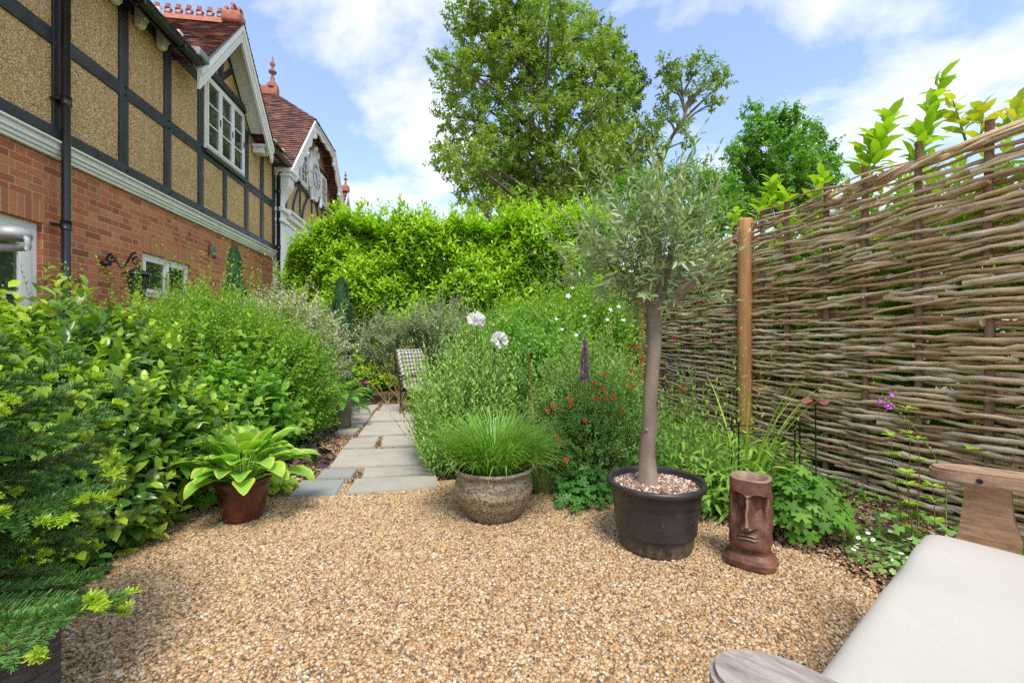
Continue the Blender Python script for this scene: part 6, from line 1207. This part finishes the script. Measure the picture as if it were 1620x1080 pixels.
n = 9000; x = -1.0 + 4 * rs.rand(n); y = 3.0 + 5.6 * rs.rand(n) ** 1.2; ok = (~in_gravel(x, y)) & (x < fenceX(y) - .08) & (x > -.9 + .05 * y) & (~in_poly(x, y, pp)); x, y = x[ok], y[ok]; g = G(); g.inst(W1t(leaf6(.5, .1, .1)), np.stack([x, y, .03 + .22 * rs.rand(len(x)) * np.minimum(1, (y - 2.9))], 1), frames(rs.randn(len(x), 3) * (1, 1, .5), nrm(up + .5 * rs.randn(len(x), 3))), .03, .06, .05); tag(g.build('right_ground_cover', leafm('filler_leaf', [(.06, .16, .03), (.12, .26, .04), (.2, .36, .05)], transl=.35)), 'mixed low green foliage filling the right-hand border behind the pots', 'ground cover', kind='stuff')

n = 1500; y = 1.7 + 2.4 * rs.rand(n); x = fenceX(y) - .06 - .7 * rs.rand(n) ** 1.6; ok = (~in_gravel(x, y)) & (np.sin(x * 9 + 1) * np.sin(y * 7) + .5 * rs.randn(n) > .1); x, y = x[ok], y[ok]; g = G(); g.inst(W1t(leaf6(.5, .1, .1)), np.stack([x, y, .035 + .08 * rs.rand(len(x))], 1), frames(rs.randn(len(x), 3) * (1, 1, .4), nrm(up + .5 * rs.randn(len(x), 3))), .018, .04, .03); tag(g.build('weeds', m_grn1), 'small weeds and seedlings along the foot of the woven hurdles', 'ground cover', kind='stuff')
# ---------------------------------------------------------------- laurels beyond the hurdles
def fskin(N):
    s = 1.0 + 8.2 * rs.rand(N); top = rs.rand(N) < .2; z = np.where(top, 1.95 + .12 * rs.randn(N), rs.rand(N) ** .8 * 2.0); t = np.where(top, .25 + .6 * rs.rand(N), .22 + .25 * rs.rand(N) + .1 * np.sin(s * 3 + z * 2)); x = 2.75 + t * CT - s * ST; y = s * CT + t * ST
    nn = np.where(top[:, None], np.array([0, 0, 1.]), np.array([-1., -.14, .15])); return np.stack([x, y, z], 1), nn
m_lf_l2 = leafm('neighbour_laurel', [(.05, .14, .015), (.14, .29, .018), (.24, .42, .025), (.32, .50, .03)], young=(.44, .60, .04), transl=.45, rough=.3)
nl_ = hedge('neighbour_laurel', 'bright green laurel hedge growing behind the woven hurdles, seen through their gaps', 'hedge', fskin, 2100, [m_lf_l2, m_gstem], (2.6, 4.5, 0), L=.2, nl=8, ll=.12, lw=.045)
g = G(); n = 16000; s = 1.0 + 8.2 * rs.rand(n); t = .5 + .7 * rs.rand(n); z = 1.95 * rs.rand(n); g.inst(W1t(leaf2()), np.stack([2.75 + t * CT - s * ST, s * CT + t * ST, z], 1), frames(rs.randn(n, 3), rs.randn(n, 3)), .07, .14, .1); g.build('inner_foliage', m_lf_l2, nl_, off=(2.6, 4.5, 0))
for k in range(24):
    s = 1.2 + k * .33; g = G(); x, y = 2.75 + .5 - s * ST, s * CT; g.tube([(x, y, 0), (x + .05, y, 1), (x, y + .05, 1.8)], [.02, .015, .008], 6); g.build('stem', m_wood, nl_, off=(2.6, 4.5, 0))
BIG = W1t(leaf6(.36, .16, .2))
def sprout(label, tip, root_, n=14, ll=.12, lw=.042, L=None, yel=0.):
    n = int(n * 1.7); ll *= 1.3; lw *= 1.35
    tip, b0 = np.array(tip), np.array(root_); root = empty('laurel_shoot', label, 'shrub', (b0[0], b0[1], b0[2]), 0, 'laurel shoots above the hurdle'); off = tuple(b0); d = tip - b0; Ln = np.linalg.norm(d); g = G(); t = np.linspace(0, 1, 9)[:, None]; g.tube(b0 + d * t, np.linspace(.008, .003, 9), 6); g.build('stem', m_gstem, root, off=off)
    g = G(); tt = np.linspace(.25, 1, n); a = np.arange(n) * 2.4; e1_ = nrm(np.cross(d, (0, 1, .1))); e2_ = nrm(np.cross(d, e1_)); dn = nrm(d); o = np.cos(a)[:, None] * e1_ + np.sin(a)[:, None] * e2_; ld = nrm(dn * .75 + .22 * rs.randn(n, 3) + o * (1.3 - .7 * tt)[:, None]); g.inst(BIG, b0 + d * tt[:, None], frames(ld, nrm(dn + up * .4 + .4 * rs.randn(n, 3))), lw, ll * (1.15 - .4 * tt) * (.8 + .4 * rs.rand(n)), ll, 0, np.clip(.55 + .45 * rs.rand(n), 0, 1), .5 * rs.rand(n)); g.build('foliage', m_lf_l2 if not yel else m_yl, root, off=off)
m_yl = leafm('yellowing_laurel', [(.32, .36, .03), (.5, .46, .05), (.24, .38, .04)], transl=.45, rough=.35)
def fp(px, py, Y): return P(px, py, Y)
SPR = [((1490, 122), (1432, 300), 3.0, 'tallest laurel shoot above the hurdle, leaning right against the sky', 20, 0), ((1405, 183), (1372, 300), 3.1, 'upright laurel shoot with pointed leaves just left of the tallest one', 20, 0), ((1378, 215), (1360, 300), 3.2, 'shorter laurel shoot at the left of the tall pair above the hurdle', 14, 0), ((1468, 205), (1450, 290), 3.1, 'small laurel shoot beside a stake right below the tallest shoot', 10, 0),
       ((1508, 160), (1530, 230), 2.9, 'yellowing laurel shoot with broad leaves left of the last visible stake', 10, 1), ((1556, 170), (1550, 240), 2.8, 'yellow-green laurel shoot directly behind the last visible stake', 9, 1), ((1612, 165), (1590, 240), 2.7, 'yellow-green laurel shoot at the right edge of the photo above the hurdle', 10, 1),
       ((1222, 285), (1216, 350), 4.0, 'lime laurel shoot rising behind the hurdle just right of the orange post', 14, 0), ((1205, 320), (1200, 360), 4.0, 'low lime laurel shoot close behind the orange post', 10, 0), ((1298, 278), (1290, 330), 3.6, 'small lime laurel tip halfway between orange post and tall shoots', 10, 0), ((1165, 335), (1160, 380), 4.6, 'lime laurel tip left of the orange post', 10, 0), ((1240, 305), (1238, 350), 3.9, 'second lime laurel tip right of the orange post', 10, 0)]
for a, b_, Y, lab, n, yl in SPR: sprout(lab, fp(*a, Y), fp(*b_, Y), n, .12 if n > 12 else .10, .04, None, yl)
# ---------------------------------------------------------------- trees beyond
m_tb = M_('tree_bark', (.17, .13, .09), (.08, .065, .045), .9, 2, .6, 10)
def tree(name, label, base, trunk, blobs, nleaf, ll, lw, mat_, tr=.35, clus=.5, nsub=5, group='trees beyond the hedge', young=.25, lo=.25):
    """trunk: list of points; blobs: (x,y,z,r); a limb runs from the trunk into every blob, twigs fan out inside it and carry the leaves"""
    root = empty(name, label, 'tree', tuple(base), 0, group); T = np.array(trunk); g = G(); nT = len(T); tt = np.linspace(0, 1, 24); s = np.linspace(0, 1, nT); q = np.stack([np.interp(tt, s, T[:, k]) for k in range(3)], 1); rad = np.linspace(tr, tr * .15, 24); g.tube(q, rad, 10)
    P_, D_ = [], []; B = np.array(blobs); vol = B[:, 3] ** 2; cnt = (nleaf * vol / vol.sum() / 12).astype(int) + 1
    for bi, b in enumerate(B):
        zs = b[2] - .9 * np.linalg.norm(b[:2] - T[-1][:2]) - .4 * b[3]; j = np.argmin(abs(q[:, 2] - np.clip(zs, q[2, 2], q[-1, 2]))); st = q[j]; c = b[:3]; L = np.linalg.norm(c - st); t = np.linspace(0, 1, 9)[:, None]
        pts = st + (c - st) * t + np.sin(t * math.pi) * (np.array([0, 0, .10 * L]) + rs.randn(3) * .05 * L); g.tube(pts, np.linspace(min(tr * .42, .03 * L + .02), .012 + .004 * L, 9), 6)
        for k in range(nsub):
            u = nrm(rs.randn(3) + (0, 0, .3)); e = c + u * b[3] * (.55 + .4 * rs.rand()); st2 = pts[4 + int(rs.rand() * 4)]; t2 = np.linspace(0, 1, 6)[:, None]; p2 = st2 + (e - st2) * t2 + np.sin(t2 * math.pi) * rs.randn(3) * .08 * b[3]; g.tube(p2, np.linspace(.012 + .018 * b[3], .008, 6), 4, cap=False)
        n = cnt[bi]; u = nrm(rs.randn(n, 3)); r = (lo + (1 - lo) * rs.rand(n) ** .45) * (1 + .22 * lnoise(c + u * b[3], 1.2 / max(b[3], .5), bi)); P_.append(c + u * r[:, None] * b[3] * np.array([1, 1, .8])); D_.append(u)
    g.build('trunk', m_tb, root, off=base); p, u = np.vstack(P_), np.vstack(D_)
    g = G(); shoots(g, p, u + up * .25 + .6 * rs.randn(len(p), 3), clus, 12, W1t(leaf2(.38, .1, .2)), ll, lw, 0, None, bend=.5, tipy=young, spread=1.3, droop=.25, rj=.9); g.build('crown', mat_, root, off=base); return root
def PB(px, py, rpx, Y, dy=0.): q = P(px, py, Y + dy); return (q[0], q[1], q[2], rpx / F * (Y + dy))
YS = 24.
m_syc = leafm('sycamore_leaf', [(.09, .165, .028), (.15, .25, .038), (.23, .34, .05), (.31, .33, .08)], young=(.42, .54, .07), transl=.4, rough=.5, lowk=.4)
SY = [(735, 30, 26), (775, 12, 32), (820, 0, 38), (870, 15, 34), (905, 45, 32), (940, 65, 30), (960, 100, 30), (760, 65, 34), (810, 55, 38), (860, 75, 40), (725, 110, 26), (712, 140, 20), (760, 120, 36), (820, 120, 42), (880, 130, 42), (935, 130, 34), (975, 150, 26), (720, 185, 24), (745, 215, 30), (790, 180, 38), (850, 190, 42), (910, 190, 40), (960, 200, 34),
      (705, 250, 22), (735, 260, 30), (780, 245, 38), (840, 255, 40), (900, 255, 42), (955, 250, 36), (985, 270, 26), (760, 300, 34), (810, 305, 36), (870, 310, 38), (930, 305, 36), (975, 310, 30), (850, 345, 50), (920, 350, 50), (780, 345, 40), (795, 85, 24), (700, 100, 14), (838, 30, 24)]
bx = P(880, 500, YS); trk = [(bx[0], YS, 0), tuple(P(882, 400, YS)), tuple(P(880, 320, YS)), tuple(P(876, 250, YS)), tuple(P(862, 180, YS)), tuple(P(848, 120, YS)), tuple(P(835, 60, YS))]
tree('sycamore_tree', 'large spreading sycamore behind the hedge, tallest tree, reaching the top of the photo', (bx[0], YS, 0), trk, [PB(a, b_, r, YS, rs.randn() * 1.6) for a, b_, r in SY], 50000, .26, .16, m_syc, .22, .55, 6, lo=.45)
YD = 34.; m_drk = leafm('dark_leaf', [(.03, .075, .02), (.05, .11, .03), (.08, .15, .035)], transl=.3, rough=.55)
bx = P(965, 500, YD); tree('dark_tree', 'darker tree peeping out behind the sycamore on its right side', (bx[0], YD, 0), [(bx[0], YD, 0), tuple(P(968, 350, YD)), tuple(P(975, 200, YD)), tuple(P(978, 130, YD))], [PB(a, b_, r, YD, rs.randn()) for a, b_, r in ((985, 110, 26), (1000, 140, 22), (985, 175, 30), (995, 215, 28), (960, 80, 24), (970, 260, 40), (930, 280, 40), (800, 270, 50), (860, 300, 50))], 12000, .34, .2, m_drk, .3, .6)
YT = 20.; m_thin = leafm('thin_tree_leaf', [(.09, .17, .03), (.16, .26, .045), (.24, .33, .07)], transl=.4)
bx = P(1040, 500, YT); tree('sparse_tree', 'thin open-crowned tree with visible bent branches right of the sycamore', (bx[0], YT, 0), [(bx[0], YT, 0), tuple(P(1040, 330, YT)), tuple(P(1042, 265, YT)), tuple(P(1062, 218, YT)), tuple(P(1084, 182, YT)), tuple(P(1080, 150, YT))],
     [PB(a, b_, r, YT, rs.randn() * .5) for a, b_, r in ((1050, 105, 13), (1075, 115, 12), (1105, 105, 14), (1135, 115, 14), (1120, 140, 12), (1062, 145, 12), (1095, 150, 11), (1132, 165, 10), (1050, 185, 14), (1030, 200, 12), (1015, 215, 14), (1075, 195, 10), (1040, 235, 14), (1085, 225, 10), (1010, 240, 12), (1065, 130, 10), (1145, 130, 7), (1000, 260, 14), (1060, 175, 9))], 3200, .22, .11, m_thin, .17, .4, 4)
YR = 26.; m_rnd = leafm('round_tree_leaf', [(.06, .17, .022), (.11, .27, .03), (.18, .37, .04)], young=(.3, .5, .05), transl=.4, rough=.5)
RT = [(1225, 198, 20), (1202, 208, 18), (1248, 203, 18), (1278, 214, 18), (1297, 242, 17), (1175, 237, 18), (1160, 245, 10), (1215, 235, 26), (1260, 245, 26), (1308, 268, 14), (1185, 275, 26), (1235, 280, 38), (1285, 290, 30), (1170, 320, 36), (1220, 320, 36), (1270, 330, 34), (1310, 265, 12), (1140, 300, 24), (1190, 180, 12), (1243, 183, 10)]
bx = P(1232, 520, YR); tree('round_tree', 'dense round-crowned green tree above the hurdle left of the tall laurel shoots', (bx[0], YR, 0), [(bx[0], YR, 0), tuple(P(1232, 350, YR)), tuple(P(1228, 280, YR)), tuple(P(1225, 220, YR))], [PB(a, b_, r, YR, rs.randn()) for a, b_, r in RT], 20000, .26, .18, m_rnd, .28, .5)
YB = 17.; bx = P(1090, 500, YB); tree('low_bushy_tree', 'low dark bushy tree between the hedge and the round tree, behind the olive crown', (bx[0], YB, 0), [(bx[0], YB, 0), tuple(P(1090, 400, YB)), tuple(P(1090, 320, YB))], [PB(a, b_, r, YB, rs.randn() * .5) for a, b_, r in ((1010, 300, 30), (1050, 295, 30), (1095, 290, 30), (1130, 300, 28), (1020, 340, 34), (1070, 340, 38), (1120, 345, 36), (960, 350, 36), (1150, 350, 30))], 12000, .18, .11, m_rnd, .18, .4)

# grit kicked into the right-hand bed, then bits fallen on the gravel
g = G(); stones(g, 9000, .2, 2.2, 1.3, 3.1, lambda x, y: (~in_gravel(x, y)) & (in_gravel(x - .22, y - .18) | (rs.rand(len(x)) < .12)) & (x < fenceX(y) - .05), lambda x, y: .036 + 0 * x, .005, .009)
tag(g.build('scattered_gravel', m_peb), 'golden gravel scattered over the edge of the right-hand bed', 'gravel', kind='stuff')
g = G(); n = 150; x = -1.6 + 3.1 * rs.rand(n); y = 1.35 + 1.6 * rs.rand(n); ok = in_gravel(x, y); x, y = x[ok], y[ok]; n = len(x)
g.inst(W1t(leaf6(.5, .3, .3)), np.stack([x, y, gz(x, y) + .012], 1), frames(rs.randn(n, 3) * (1, 1, .15), nrm(up + .25 * rs.randn(n, 3))), .006 + .006 * rs.rand(n), .012 + .012 * rs.rand(n), .01)
tag(g.build('leaf_litter', leafm('fallen_leaf', [(.10, .05, .03), (.30, .08, .04), (.16, .22, .05), (.34, .22, .08), (.09, .07, .06)], transl=.1, lowk=0)), 'small fallen leaves and petals scattered over the gravel', 'leaf litter', kind='stuff')
